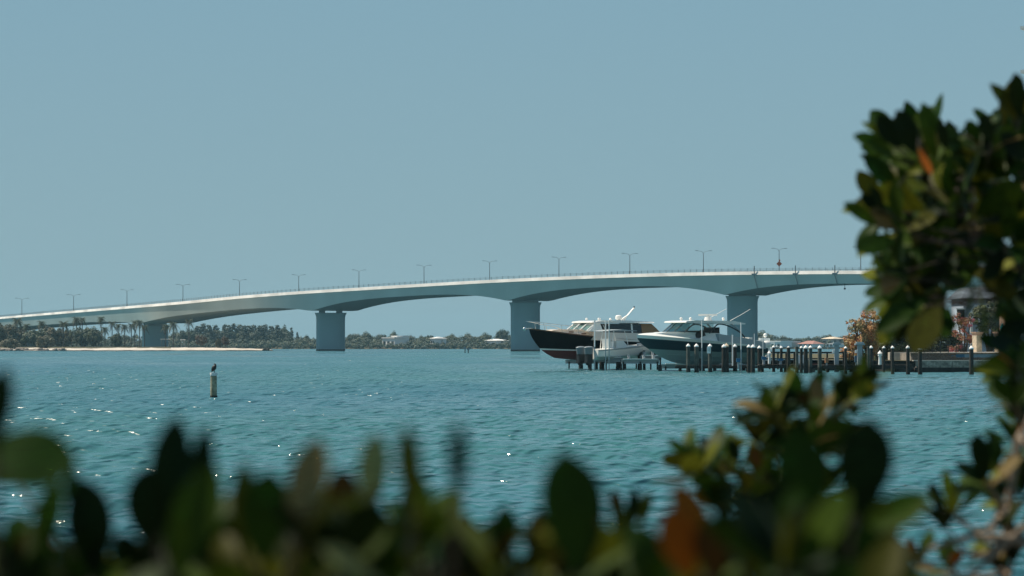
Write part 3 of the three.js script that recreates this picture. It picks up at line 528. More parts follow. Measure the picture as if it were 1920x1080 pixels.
  // white dock pedestals, blue boxes, hoses, a notice
  const ped = (px, ty, by, w, lab) => { const d = 234, a = at(px, ty, d), b = at(px, by, d), W = w / F * d, h = a.y - b.y, o = base('dock_pedestal', V(a.x, b.y, -d), lab, 'pedestal', 'white dock pedestals'); mesh('body', merged([cyl(W * .42, W * .34, h * .62, 0, 0, 0, 10)]), M.capWhite, o); mesh('lamp_housing', cyl(W * .5, W * .5, h * .18, 0, h * .62, 0, 10), M.capWhite, o); mesh('cap', new THREE.ConeGeometry(W * .62, h * .22, 10).translate(0, h * .9, 0), M.capWhite, o); };
  ped(1650, 657, 684, 8, 'white power pedestal with pointed cap on the walkway by the dark bush');
  ped(1442.5, 657, 682, 6.5, 'white power pedestal on the walkway behind the thick pilings');
  const bx = (px, py, w, h, lab, m, name = 'dock_box') => { const d = 233, a = at(px, py + h / 2, d), s = d / F, o = base(name, V(a.x, a.y, -d), lab, 'dock box', 'boxes on the dock'); mesh('body', box(w * s, h * s * .8, .4, 0, h * s * .4, 0), m, o); mesh('lid', box(w * s * 1.1, h * s * .2, .46, 0, h * s * .9, 0), m, o); mesh('stand', box(w * s * .5, .5, .25, 0, -.25, 0), M.liftGrey, o); };
  bx(1432.5, 671.5, 8, 6, 'blue cleaning tub on a stand by the teal boat stern', M.blue); bx(1463.5, 674.5, 9, 4, 'flat blue tray hung on the dock between two pilings', M.blue); bx(1384.5, 675.5, 7, 7, 'small blue tub under the teal boat stern', M.blue);
  bx(1525, 684, 13, 3, 'low red brown box on the walkway edge', std(.2, .05, .035, .8)); bx(1550, 676, 6, 9, 'tan cushion box standing on the walkway', std(.42, .2, .1, .8)); bx(1606, 673, 7, 12, 'blue winch box beside the tall lift post', M.liftBlue); bx(1498.5, 673, 5, 16, 'tall white locker between two pilings', M.capWhite); bx(1506, 673, 3, 15, 'narrow white locker between two capped pilings', M.capWhite);
  { const d = onWater(698) - .35, a = at(1329, 662.5, d), s = d / F, o = base('notice_board', V(a.x, a.y, -d), 'small white notice board on a piling before the teal boat', 'sign'); mesh('board', box(7 * s, 12.5 * s, .03, 0, 6.2 * s, 0), M.capWhite, o); mesh('print', merged([box(1 * s, 7 * s, .004, 1.2 * s, 6.5 * s, .019), box(2.4 * s, .8 * s, .004, -1 * s, 8 * s, .019), box(2.4 * s, .8 * s, .004, -1 * s, 5.5 * s, .019)]), M.liftGrey, o); mesh('bracket', box(.05, .3, .25, 0, .25, -.12), M.plank, o); }
  // guide poles of the boat lifts
  for (const [px, ty, by, w, lab] of [[1115, 603, 650, 2.6, 'white guide pole before the black boat cabin, leftmost of three'], [1135.5, 604, 655, 2.4, 'white guide pole before the black boat cabin, middle of three'], [1142, 603, 655, 2.2, 'white guide pole before the black boat cabin, rightmost of three'], [1316, 601, 652, 2, 'tall white guide pole in front of the teal boat'], [1373.5, 630, 686, 2.2, 'white guide pole at the cockpit of the teal boat'], [1389.5, 607, 655, 2.2, 'tall grey white guide pole standing against the right pier'], [1414.5, 627, 652, 1.4, 'thin white pole at the stern of the teal boat'], [1430.5, 632, 688, 1.2, 'thin pale pole right of the teal boat']]) {
    const d = px < 1200 ? 247.5 : 235, a = at(px, ty, d), b = at(px, by, d), r = w / F * d / 2, o = base('guide_pole', V(a.x, b.y, -d), lab, 'pole', 'lift guide poles'); mesh('pipe', cyl(r, r, a.y - b.y, 0, 0, 0, 8), M.capWhite, o); mesh('cap', cyl(r * 1.3, r * 1.2, r * 2, 0, a.y - b.y, 0, 8), M.capWhite, o);
    if (b.y > .8) mesh('foot', box(.08, b.y + .3, .08, 0, -(b.y + .3) / 2, 0), M.liftGrey, o);
  }
  // cradles of the lifts
  function cradle(px0, px1, y, d, lab) { const a = at(px0, y, d), b = at(px1, y, d), w = b.x - a.x, o = base('lift_cradle', V((a.x + b.x) / 2, a.y, -d), lab, 'boat lift', 'lift cradles'); mesh('beam', merged([box(w, .05, .3, 0, .14, 0), box(w, .05, .3, 0, -.14, 0), box(w, .26, .05, 0, 0, 0)]), M.liftGrey, o); mesh('walk_board', box(w * .9, .06, .5, 0, .2, 0), M.capWhite, o); for (const s of [-.45, 0, .45]) mesh('hanger', box(.12, a.y + .6, .12, s * w, -(a.y + .6) / 2, .1), M.pile, o); for (const s of [-.3, .1, .36]) mesh('bunk', box(.18, .3, 2.2, s * w, .36, -1), M.greyCanvas, o); }
  cradle(1105, 1168, 674.5, 251.5, 'pale lift cradle under the stern of the white boat'); cradle(1165, 1236, 678, 250, 'pale lift cradle under the bow of the white boat'); cradle(1200, 1240, 671.5, 252.5, 'short upper cradle board between the two big boats');
  cradle(1240, 1400, 687, 243, 'long grey lift cradle under the teal hulled boat'); cradle(1060, 1200, 678, 262, 'grey lift cradle under the black hulled boat');
}

// ---------------------------------------------------------------- boats
function makeHull(o, s) {
  // levels: keel, chine, top of stripe, sheer; each level has its own length at the bow so that the stem rakes
  const NS = 36, off = (v) => s.rake * Math.pow(1 - v, s.rakePow);
  const point = (t, v, side) => {
    const L = s.L - off(v), x = t * L, ys = s.sheer(t), yc = s.chine(t), yk = s.keel(t);
    const full = Math.pow(Math.max(0, 1 - Math.pow(t, s.bowPow)), .62), bs = s.beam * full * (.9 + .1 * Math.min(1, t * 3)), bc = s.beam * s.chineB * Math.pow(Math.max(0, 1 - Math.pow(t, s.bowPow * .62)), .85);
    let y, z; if (v <= s.vc) { const q = v / s.vc; y = lerp(yk, yc, Math.pow(q, 1.15)); z = bc * Math.pow(q, .85); } else { const q = (v - s.vc) / (1 - s.vc); y = lerp(yc, ys, q); z = lerp(bc, bs, Math.pow(q, 1.25)); }
    return V(x, y, z * side);
  };
  const band = (v0, v1, n) => { const list = []; for (const side of [-1, 1]) { const rows = []; for (let i = 0; i <= NS; i++) { const t = Math.pow(i / NS, .8), r = []; for (let j = 0; j <= n; j++) r.push(point(t, lerp(v0, v1, j / n), side)); rows.push(r); } list.push(quads(rows)); } return list; };
  s.bands.forEach(([name, v0, v1, m]) => mesh(name, merged(band(v0, v1, Math.max(2, Math.round((v1 - v0) * 14)))), m, o));
  { const rows = []; for (let i = 0; i <= NS; i++) { const t = Math.pow(i / NS, .8), p = point(t, 1, 1), c = s.camber; const r = []; for (let j = 0; j <= 8; j++) { const q = j / 4 - 1; r.push(V(p.x, p.y - .03 + c * (1 - q * q) * Math.min(1, p.z), p.z * q)); } rows.push(r); } mesh('deck', quads(rows), s.deck, o); }
  { const pts = []; for (const side of [-1, 1]) { const col = []; for (let j = 0; j <= 10; j++) col.push(point(0, j / 10, side)); pts.push(col); } mesh('transom', quads(pts), s.transom, o); }
  return point;
}
{
  // 1: black hulled cruiser with red bottom, bow to the left and a little towards us
  const L = 11.2, o = base('motor_cruiser', V(0, 0, 0), 'black hulled cabin cruiser with red bottom raised on a lift, bow to the left', 'boat');
  const yaw = 40 * Math.PI / 180, dB = 252, bow = at(992, 618, dB), SX = 1.125;
  o.rotation.y = Math.PI + yaw;                              // local x points left and towards the camera
  const f = V(Math.cos(o.rotation.y), 0, -Math.sin(o.rotation.y)); o.position.set(bow.x - f.x * L * SX, 0, bow.z - f.z * L * SX); o.scale.x = SX;
  const point = makeHull(o, { L, beam: 1.95, chineB: .84, bowPow: 1.9, vc: .36, rake: 2.4, rakePow: 1.7, sheer: (t) => 2.36 + .98 * Math.pow(t, 1.7), chine: (t) => 1.5 + .12 * t ** 3, keel: (t) => .72 + .25 * Math.pow(t, 4), camber: .1, deck: M.cream, transom: M.blackHull,
    bands: [['bottom_paint', 0, .36, M.red], ['boot_stripe', .36, .405, M.white], ['topside', .405, .965, M.blackHull], ['toe_rail', .965, 1, M.teak]] });
  const hw = (t0) => (x) => Math.min(1.42, Math.max(.08, 1.6 * Math.pow(Math.max(0, 1 - Math.pow(x / L, 2.6)), .7) - .15));
  const trunkW = (x, y) => Math.max(.12, Math.min(1.5, .82 * 1.95 * Math.pow(Math.max(0, 1 - Math.pow(x / L, 1.9)), .62)) - Math.max(0, y - 2.75) * .62);
  mesh('trunk_cabin', profileSolid([[3.2, 2.45], [3.2, 3.05], [6.6, 3.24], [8.8, 3.26], [9.3, 3.2], [9.7, 3.05], [9.5, 2.95], [6.5, 2.62]], trunkW), M.cream, o);
  mesh('cabin_side', profileSolid([[.8, 2.2], [.8, 2.95], [6.2, 3.05], [6.4, 2.4]], (x, y) => 1.83 - (y - 2.4) * .6), M.cream, o);
  // pilot house: pillars, roof, windows
  const wv = (x, y) => 1.44 - (y - 2.9) * .14;
  mesh('side_window', profileSolid([[5.2, 3.02], [4.85, 3.72], [2.6, 3.72], [2.6, 3.0]], wv), M.darkGlass, o);
  mesh('rear_window', profileSolid([[2.45, 3.0], [2.45, 3.7], [1.6, 3.66], [1.6, 2.98]], wv), M.darkGlass, o);
  mesh('window_pillar', profileSolid([[6.7, 3.1], [5.95, 3.78], [5.55, 3.78], [5.3, 3.04]], (x, y) => wv(x, y) + .012), M.white, o); mesh('window_pillar', profileSolid([[2.6, 2.98], [2.6, 3.74], [2.45, 3.74], [2.45, 2.98]], (x, y) => wv(x, y) + .012), M.white, o);
  mesh('roof', profileSolid([[6.25, 3.8], [6.2, 3.9], [5.4, 3.98], [3, 4.0], [.5, 3.9], [.4, 3.82], [.6, 3.78], [5.5, 3.76]], (x, y) => 1.5 - (y > 3.85 ? .1 : 0) - .25 * Math.max(0, x - 5.4)), M.white, o);
  // windshield: three panes in white frames
  for (let k = 0; k < 3; k++) { const z0 = -1.2 + k * .82, z1 = z0 + .72; mesh('windshield', quads([[V(6.85 - Math.abs(z0 + .4) * .12, 3.19, z0), V(6.85 - Math.abs(z1 - .4) * .12, 3.19, z1)], [V(5.98 - Math.abs(z0 + .4) * .12, 3.78, z0), V(5.98 - Math.abs(z1 - .4) * .12, 3.78, z1)]]), M.tint, o); }
  for (const z of [-1.28, -.44, .38, 1.28]) mesh('windshield_frame', merged([rod(V(6.9 - Math.abs(z) * .1, 3.15, z), V(5.98 - Math.abs(z) * .1, 3.82, z), .055)]), M.white, o);
  mesh('dashboard', profileSolid([[6.3, 2.9], [6.25, 3.12], [5.3, 3.2], [5.2, 2.9]], () => 1.15), M.cream, o); mesh('rear_bulkhead', box(.08, 1.4, 2.3, 1.7, 3.1, 0), M.cream, o);
  mesh('helm_seat', merged([box(.5, .9, .6, 4.4, 3.05, .5), box(.5, .9, .6, 4.4, 3.05, -.5)]), M.cream, o);
  // cockpit canvas at the stern
  mesh('cockpit_canvas', profileSolid([[1.5, 2.45], [1.55, 3.74], [.5, 3.74], [.05, 3.35], [-.35, 2.95], [-.35, 2.5]], (x, y) => 1.46 - (y - 2.5) * .18), M.canvas, o);
  // roof gear
  const rd = mesh('radar_dome', merged([cyl(.16, .16, .12, 0, 0, 0, 14), cyl(.25, .25, .22, 0, .12, 0, 14), new THREE.SphereGeometry(.25, 14, 6, 0, 6.3, 0, 1.57).scale(1, .5, 1).translate(0, .34, 0)]), M.white, o); rd.position.set(2.95, 3.98, -.3);
  mesh('mast', profileSolid([[2.75, 3.95], [2.2, 3.95], [1.95, 4.35], [1.25, 5.05], [1.2, 5.0], [1.85, 4.45]].map(([x, y]) => [x, y]).reverse(), () => .09), M.white, o);
  mesh('masthead_light', merged([cyl(.05, .05, .14, 1.2, 5.03, 0, 8)]), M.black, o);
  for (const [x, z] of [[5.4, .5], [5.1, -.6], [4.3, .3], [3.9, -.5]]) mesh('roof_fitting', merged([cyl(.05, .03, .12, x, 3.96, z, 8), new THREE.SphereGeometry(.1, 10, 8).translate(x, 4.1, z)]), M.white, o);
  // bow rail and pulpit
  const rail = []; for (const side of [-1, 1]) { const pts = []; for (const t of [.55, .7, .85, .95, 1]) { const p = point(t, 1, side); pts.push(V(p.x - .05 + (t === 1 ? .35 : 0), p.y + (t < .6 ? .1 : .55), p.z * .93)); } rail.push(tube(pts, .024, .024, 5, 20)); for (const t of [.68, .8, .92]) { const p = point(t, 1, side); rail.push(rod(V(p.x - .12, p.y, p.z * .93), V(p.x - .05, p.y + .55, p.z * .93), .02)); } }
  tag(mesh('bow_rail', merged(rail), M.steel, o), null, null, null, null);
  mesh('anchor_roller', merged([box(.7, .08, .22, L + .1, 3.33, 0), new THREE.SphereGeometry(.14, 10, 8).translate(L + .42, 3.28, 0)]), M.steel, o);
  for (const [x, y] of [[7.9, 3.0], [6.9, 2.86]]) for (const z of [-1, 1]) mesh('porthole', box(.42, .09, .05, x, y + .05, z * (trunkW(x, y + .05) + .012)), M.teak, o);
}
{
  // 2: teal hulled express boat with white hardtop
  const L = 10.8, o = base('sport_boat', V(0, 0, 0), 'dark teal hulled express boat with white hardtop raised above the dock', 'boat');
  const yaw = 38 * Math.PI / 180, dB = 238, bow = at(1194, 627.5, dB), SX = 1.1;
  o.rotation.y = Math.PI + yaw; const f = V(Math.cos(o.rotation.y), 0, -Math.sin(o.rotation.y)); o.position.set(bow.x - f.x * L * SX, 0, bow.z - f.z * L * SX); o.scale.x = SX;
  const point = makeHull(o, { L, beam: 1.8, chineB: .86, bowPow: 2.7, vc: .45, rake: 3.6, rakePow: 2.1, sheer: (t) => 1.86 + .92 * Math.pow(t, .95), chine: (t) => 1.42 + .3 * t ** 2, keel: (t) => .42 + .2 * t ** 4, camber: .34, deck: M.white, transom: M.teal,
    bands: [['bottom_paint', 0, .45, M.bottomGrey], ['topside', .45, .87, M.teal], ['gunwale', .87, 1, M.white]] });
  mesh('strake', merged([-1, 1].flatMap((s) => [.18, .32].map((v) => tube([.15, .35, .55, .75, .9].map((t) => point(t, v, s)), .03, .03, 5, 16)))), M.bottomGrey, o);
  mesh('foredeck', profileSolid([[4.2, 2.3], [4.2, 2.9], [7.6, 3.0], [8.6, 2.98], [9.5, 2.84], [9.8, 2.6]], (x, y) => Math.max(.15, 1.45 * Math.pow(Math.max(0, 1 - Math.pow(x / 10.2, 4)), .6) - (y - 2.5) * .5)), M.white, o);
  mesh('coaming', profileSolid([[.3, 1.7], [.3, 2.2], [2.2, 2.55], [4.6, 2.85], [4.6, 2.2]], (x, y) => 1.66 - (y - 2) * .12), M.liftGrey, o);
  mesh('hardtop', profileSolid([[7.35, 3.70], [7.3, 3.80], [6.6, 3.87], [3, 3.83], [2.0, 3.66], [2.05, 3.58], [3, 3.62], [6.5, 3.64]], (x, y) => 1.45 - .2 * Math.max(0, x - 6.4)), M.white, o);
  for (let k = 0; k < 3; k++) { const z0 = -1.28 + k * .87, z1 = z0 + .82, bend = (z) => z * z * .22; mesh('windshield', quads([[V(7.85 - bend(z0), 2.98, z0), V(7.85 - bend(z1), 2.98, z1)], [V(6.95 - bend(z0), 3.66, z0 * .95), V(6.95 - bend(z1), 3.66, z1 * .95)]]), M.tint, o); }
  for (const z of [-1.3, -.43, .43, 1.3]) mesh('windshield_frame', rod(V(7.87 - z * z * .22, 2.96, z), V(6.95 - z * z * .22, 3.67, z * .95), .03), M.black, o);
  for (const s of [-1, 1]) {
    mesh('side_window', quads([[V(7.5, 2.98, s * 1.34), V(5.0, 2.92, s * 1.5)], [V(6.6, 3.64, s * 1.28), V(4.9, 3.64, s * 1.36)]]), M.tint, o);
    mesh('arch', merged([tube([V(5.4, 2.9, s * 1.5), V(4.9, 3.35, s * 1.45), V(4.5, 3.58, s * 1.4), V(3.6, 3.45, s * 1.45), V(2.6, 2.95, s * 1.55), V(2.2, 2.58, s * 1.6)], .05, .05, 6, 24)]), M.black, o);
    mesh('strut', tube([V(3.3, 3.62, s * 1.35), V(2.6, 3.1, s * 1.5), V(2.25, 2.7, s * 1.58)], .06, .05, 6, 12), M.liftGrey, o);
    mesh('outrigger', tube(s > 0 ? [V(3.6, 3.86, 1.3), V(1.4, 4.8, 1.5)] : [V(3.3, 3.86, -1.3), V(2.4, 4.3, -1.4), V(1.6, 4.75, -1.5)], .03, .02, 5, 6), M.white, o);
  }
  mesh('helm_seats', merged([box(.5, .8, 1.6, 4.2, 2.75, 0), box(.2, .5, 1.6, 4, 3.1, 0)]), M.black, o); mesh('helm_console', profileSolid([[6.3, 2.4], [6.2, 3.05], [5.6, 3.1], [5.3, 2.5]], () => 1.1), M.black, o);
  mesh('radar', merged([cyl(.34, .24, .3, 4.35, 3.84, 0, 14), cyl(.14, .14, .15, 4.35, 4.12, 0, 12), box(.18, .14, 1.35, 4.35, 4.3, 0, .9)]), M.white, o);
  for (const [x, z] of [[6.4, .5], [6.1, -.2], [3.4, -.6]]) mesh('roof_fitting', merged([cyl(.06, .04, .12, x, 3.84, z, 8), new THREE.SphereGeometry(.11, 10, 8).translate(x, 4, z)]), M.white, o);
  mesh('aft_seat', merged([box(1.1, .55, 2.6, .7, 2.1, 0), box(.3, .5, 2.6, 1.4, 2.35, 0)]), M.white, o);
  for (const z of [-.85, 0, .85]) { const e = mesh('outboard', merged([new THREE.SphereGeometry(.34, 14, 10).scale(1.15, .85, .75).translate(-.5, 2.05, z), box(.35, 1.0, .28, -.5, 1.4, z), box(.5, .12, .2, -.55, .85, z)]), M.white, o); }
  mesh('bow_eye', merged([point(.99, .8, 1)].map((p) => new THREE.SphereGeometry(.07, 8, 6).translate(p.x, p.y, 0))), M.steel, o);
}
{
  // 3: white open boat with grey outboards, stern towards us on the left
  const L = 7.4, o = base('centre_console_boat', V(0, 0, 0), 'small white open boat with grey outboard engines and a folding top, on the lift', 'boat');
  const yaw = 38 * Math.PI / 180, d = 250, st = at(1106, 656, d); o.rotation.y = yaw; o.position.set(st.x, 0, st.z - .6);
  const point = makeHull(o, { L, beam: 1.2, chineB: .86, bowPow: 2.6, vc: .42, rake: 1.8, rakePow: 1.8, sheer: (t) => 1.62 + .62 * Math.pow(t, 1.2), chine: (t) => 1.1 + .3 * t ** 2, keel: (t) => .78 + .2 * t ** 4, camber: .06, deck: M.white, transom: M.white, bands: [['bottom', 0, .42, M.white], ['topside', .42, .88, M.white], ['rub_rail', .88, 1, M.liftGrey]] });
  mesh('console', profileSolid([[2.4, 1.5], [2.4, 2.3], [3.1, 2.35], [3.5, 2.0], [3.6, 1.5]], () => .42), M.white, o); mesh('seat', merged([box(.5, .8, .9, 1.9, 1.9, 0), box(.15, .4, .9, 1.7, 2.3, 0)]), M.white, o);
  for (const [x, z] of [[1.7, -.75], [1.7, .75], [3.4, -.75], [3.4, .75]]) mesh('top_leg', tube([V(x, 1.65, z), V(x + (x < 2 ? .1 : -.2), 2.6, z * .95), V(x + (x < 2 ? .25 : -.4), 3.15, z * .9)], .028, .028, 6, 8), M.white, o);
  mesh('canvas_top', profileSolid([[1.2, 3.1], [1.25, 3.16], [2.6, 3.24], [4.1, 3.15], [4.1, 3.1]], () => .95), M.greyCanvas, o);
  for (const z of [-.6, 0, .55]) mesh('rod_holder', rod(V(1.2, 3.15, z), V(.9, 3.6, z), .02), M.white, o);
  for (const z of [-.5, .5]) { const e = mesh('outboard', merged([new THREE.SphereGeometry(.46, 16, 12).scale(1, .3, .66).translate(-.5, 1.78, z), new THREE.CylinderGeometry(.44, .36, .5, 16).scale(1, 1, .66).translate(-.5, 1.53, z)]), M.engine, o); mesh('lower_unit', merged([box(.56, .75, .36, -.52, .92, z), box(.55, .06, .34, -.6, .62, z), box(.16, .4, .08, -.5, .42, z), new THREE.SphereGeometry(.11, 10, 8).scale(2.4, 1, 1).translate(-.55, .5, z)]), M.black, e); }
}
{
  // white yacht moored beyond the dock, seen end on
  const d = 520, p = at(1437, 655, d), s = d / F, o = base('moored_yacht', V(p.x, 0, -d), 'white motor yacht seen end on beyond the teal boat stern', 'boat');
  mesh('hull', profileSolid([[-17 * s, -.4], [-19 * s, 14 * s], [19 * s, 14 * s], [17 * s, -.4]], () => 5), M.white, o); mesh('saloon', box(30 * s, 14 * s, 6, -2 * s, 21 * s, 0), M.white, o); mesh('flybridge', box(18 * s, 8 * s, 4, -4 * s, 32 * s, 0), M.white, o); mesh('radar_dome', merged([cyl(2 * s, 2 * s, 4 * s, -2 * s, 36 * s, 0, 10), new THREE.SphereGeometry(4 * s, 14, 10).translate(-2 * s, 41 * s, 0)]), M.white, o);
  for (const x of [-9, 1, 8]) mesh('saloon_window', box(6 * s, 6 * s, .1, x * s, 22 * s, 3.03), M.tint, o);
}

// ---------------------------------------------------------------- garden shore on the right
{
  const X = (px, d) => (px - 960) / F * d;
  const sh = new THREE.Shape([[29.2, 230.5], [170, 230.5], [170, 420], [24, 420], [23.5, 244], [27, 239]].map(([x, y]) => new THREE.Vector2(x, y)));
  const g = new THREE.ShapeGeometry(sh); g.rotateX(-Math.PI / 2); g.translate(0, .86, 0);
  const uv = g.attributes.uv; for (let i = 0; i < uv.count; i++) uv.setXY(i, uv.getX(i) / 4, uv.getY(i) / 4);
  tag(mesh('garden_ground', g, M.grass), 'ground of the waterfront garden', null, null, 'structure');
  // sea wall: dark foot, stone blocks above
  const w = base('sea_wall', V(0, 0, -230.5), 'stone block sea wall with dark stained foot along the garden', 'wall');
  mesh('foot', boxUV(box(70, 1.4, .6, 29.2 + 35, -.33, .12), .5), M.seawall, w); mesh('side', boxUV(box(.5, 2, 14, 28, -.2, -7, .3), .5), M.seawall, w);
  let x = 29.3; const rb = rng(3); while (x < 60) { const L = 2.2 + rb() * .6; mesh('block', boxUV(box(L - .03, .46, .62, x + L / 2, .6, .1 + rb() * .02), .6), M.stoneBlock, w); x += L; }
  mesh('coping', box(31, .06, .8, 44.6, .87, .02), M.coping, w);
  // raised pool with rubble wall
  const d = 234, s = d / F, pool = base('raised_pool', V(X(1708, d), .86, -d), 'raised swimming pool with rubble stone wall and blue tile band', 'pool'), H = at(0, 661.5, d).y - .86, Wd = 24;
  mesh('wall', boxUV(box(Wd, H - .02, .35, Wd / 2, H / 2 - .02, -.2), .5), M.stoneBlock, pool); mesh('wall', boxUV(box(.35, H - .02, 6, .2, H / 2 - .02, -3.4), .5), M.stoneBlock, pool);
  const rs = rng(5), stones = []; for (let i = 0; i < 330; i++) { const q = new THREE.IcosahedronGeometry(.06 + .05 * rs(), 0), fx = i < 210 ? rs() * 3.2 : rs() * 9, fy = i < 210 ? rs() * (H - .1) : rs() * .16; stones.push(q.applyMatrix4(M4(fx + .1, fy + .04, 0, rs() * 3, rs() * 3, rs() * 3, V(1.3, .8, .6)))); }
  tag(mesh('rubble', merged(stones), M.rock, pool), null, null, null, 'stuff');
  mesh('coping', box(Wd + .2, .05, .55, Wd / 2, H - .005, -.15), M.coping, pool);
  for (let i = 0; i < 22; i++) mesh('tile', box(.395, .24, .02, 2.95 + i * .4, H - .22, -.008), i < 3 ? M.blue : M.poolTile, pool);
  mesh('pool_floor', box(Wd - .6, .1, 5.6, Wd / 2, .1, -3.3), M.poolTile, pool); mesh('pool_water', box(Wd - .6, .02, 5.6, Wd / 2, H - .12, -3.3), phys(.1, .35, .42, .05), pool); mesh('wall', boxUV(box(Wd, H, .35, Wd / 2, H / 2 - .03, -6.4), .5), M.stoneBlock, pool);
  // terrace behind the pool
  const ty = at(0, 660, 242).y; mesh('terrace', boxUV(box(26, ty - .8, 12, 42, (ty + .8) / 2 - .02, -247), .5), M.coping); tag(scene.children[scene.children.length - 1], 'stone terrace behind the pool', null, null, 'structure');
  // pillars with flared caps
  const dp = 243, sp = dp / F;
  for (const [px, wd, t, lab] of [[1832, 15, 622.5, 'cream square pillar with flared cap, left of the two by the pool'], [1873, 15, 622.5, 'cream square pillar with flared cap, partly behind the teal parasol']]) {
    const p = at(px, t, dp), o = base('garden_pillar', V(p.x, ty, -dp), lab, 'pillar', 'cream pillars'), h = p.y - ty, W = wd * sp * .86; o.rotation.y = -1.05;
    mesh('shaft', boxUV(box(W, h - .24, W, 0, (h - .24) / 2, 0)), M.creamStucco, o);
    const cap = quads([[1, 0], [1.02, .06], [1.12, .13], [1.3, .2], [1.32, .26]].map(([k, y]) => [[-1, -1], [1, -1], [1, 1], [-1, 1], [-1, -1]].map(([a, b]) => V(a * W / 2 * k, h - .26 + y, b * W / 2 * k)))); mesh('cap', merged([cap.toNonIndexed(), box(W * 1.32, .02, W * 1.32, 0, h, 0)].map((q) => { q.computeVertexNormals(); return q; })), M.pinkStone, o);
  }
  // tall column with ball finial
  { const dq = 245, sq = dq / F, p = at(1883, 538.5, dq), o = base('chimney_column', V(p.x, ty, -dq), 'tall slender pinkish stone column with ball finial by the terrace', 'column'), Y = (row) => at(0, row, dq).y - ty; o.rotation.y = -.9;
    mesh('base_shaft', boxUV(box(13 * sq, Y(583), 13 * sq, 0, Y(583) / 2, 0)), M.pinkStone, o); mesh('string_course', box(15 * sq, 3 * sq, 15 * sq, 0, Y(582), 0), M.coping, o); mesh('upper_shaft', boxUV(box(8 * sq, Y(548) - Y(581), 8 * sq, 0, (Y(548) + Y(581)) / 2, 0)), M.creamStucco, o); mesh('cornice', box(11 * sq, 3 * sq, 11 * sq, 0, Y(547.5), 0), M.pinkStone, o); mesh('finial', merged([cyl(3.2 * sq, 2 * sq, 3 * sq, 0, Y(546), 0, 12), new THREE.SphereGeometry(3.4 * sq, 14, 10).translate(0, Y(541.5), 0)]), M.creamStucco, o); }
  // closed teal parasol
  { const du = 241.5, su = du / F, o = base('closed_parasol', V(X(1879.5, du), ty, -du), 'closed teal parasol beside the tall column', 'parasol'), Y = (row) => at(0, row, du).y - ty;
    mesh('pole', cyl(.025, .025, Y(606), 0, 0, 0, 8), M.capWhite, o); const prof = [[.3, 641], [2.4, 639], [3.4, 634], [2.2, 628], [3.2, 620], [3.4, 613], [1.4, 608], [.3, 606]]; const rowsU = prof.map(([r, y]) => { const q = []; for (let i = 0; i <= 20; i++) { const a = i / 20 * 6.2832; q.push(V(Math.cos(a) * r * su * (1 + .2 * Math.sin(a * 6)), Y(y), Math.sin(a) * r * su * (1 + .2 * Math.sin(a * 6)))); } return q; }); mesh('canopy', quads(rowsU), M.tealCloth, o); mesh('base', cyl(.25, .22, .08, 0, 0, 0, 12), M.iron, o); }
  // iron chairs
  for (const [px, lab] of [[1869, 'dark iron patio chair left of the teal parasol foot'], [1888, 'dark iron patio chair right of the teal parasol foot']]) { const dc = 241, o = base('patio_chair', V(X(px, dc), ty, -dc), lab, 'chair', 'iron patio chairs'); mesh('seat', box(.5, .04, .5, 0, .45, 0), M.iron, o); mesh('backrest', tube([V(-.25, .45, -.25), V(-.25, .85, -.3), V(0, .95, -.3), V(.25, .85, -.3), V(.25, .45, -.25)], .03, .03, 5, 14), M.iron, o); for (const [a, b] of [[-1, -1], [1, -1], [-1, 1], [1, 1]]) mesh('leg', cyl(.02, .02, .45, a * .22, 0, b * .22, 6), M.iron, o); }
  // iron fence behind the pool
  { const df = 241, a = at(1704, 646, df), b = at(1822, 646, df), o = base('iron_fence', V(a.x, ty, -df), 'low dark iron fence behind the pool', 'fence'), w2 = b.x - a.x, h = a.y - ty; for (const y of [.1, h]) mesh('rail', box(w2, .04, .04, w2 / 2, y, 0), M.iron, o); for (let i = 0; i <= 8; i++) mesh('post', box(.05, h + .08, .05, w2 * i / 8, h / 2, .05), M.iron, o); for (let i = 0; i < 40; i++) mesh('picket', box(.02, h, .02, w2 * (i + .5) / 40, h / 2, -.035), M.iron, o); }
  // bushes and trees of the garden
  const plant = (name, px, d, lab, cat, clumpsPx, palette, leaf, per, seed, y0 = .86) => {
    const sc = d / F, o = base(name, V(X(px, d), y0, -d), lab, cat, 'plants of the waterfront garden'), r = rng(seed), cl = [];
    for (const [cx, cy, cr] of clumpsPx) { const p = at(cx, cy, d); const n = Math.max(4, Math.round(cr / 1.8)); for (let i = 0; i < n; i++) { const a = r() * 6.283, e = cr * sc * .75 * Math.sqrt(r()), u = (r() - .5) * 2; cl.push([p.x - o.position.x + Math.cos(a) * e, p.y - y0 + Math.sin(a) * e, u * cr * sc * .9, cr * sc * (.3 + .3 * r())]); } }
    mesh('crown', crown(seed, { clumps: cl, size: .3, per, leaf, palette }), leafMat, o);
    const st = clumpsPx.slice(0, 6).map(([cx, cy]) => { const p = at(cx, cy, d), q = V(p.x - o.position.x, p.y - y0, 0); return tube([V(q.x * .2, -.1, 0), V(q.x * .6, q.y * .5, .1), q], .09, .03, 5, 6); }); mesh('stem', merged(st), M.bark, o); return o;
  };
  plant('amber_bush', 1622, 243, 'large orange and green leaved bush by the dock', 'bush', [[1600, 606, 9], [1612, 622, 22], [1600, 640, 20], [1625, 602, 18], [1640, 590, 13], [1592, 655, 14], [1585, 672, 10], [1620, 655, 22], [1640, 630, 24], [1605, 675, 16], [1630, 680, 14], [1588, 604, 4], [1595, 668, 12]], AMBER, .15, 70, 401);
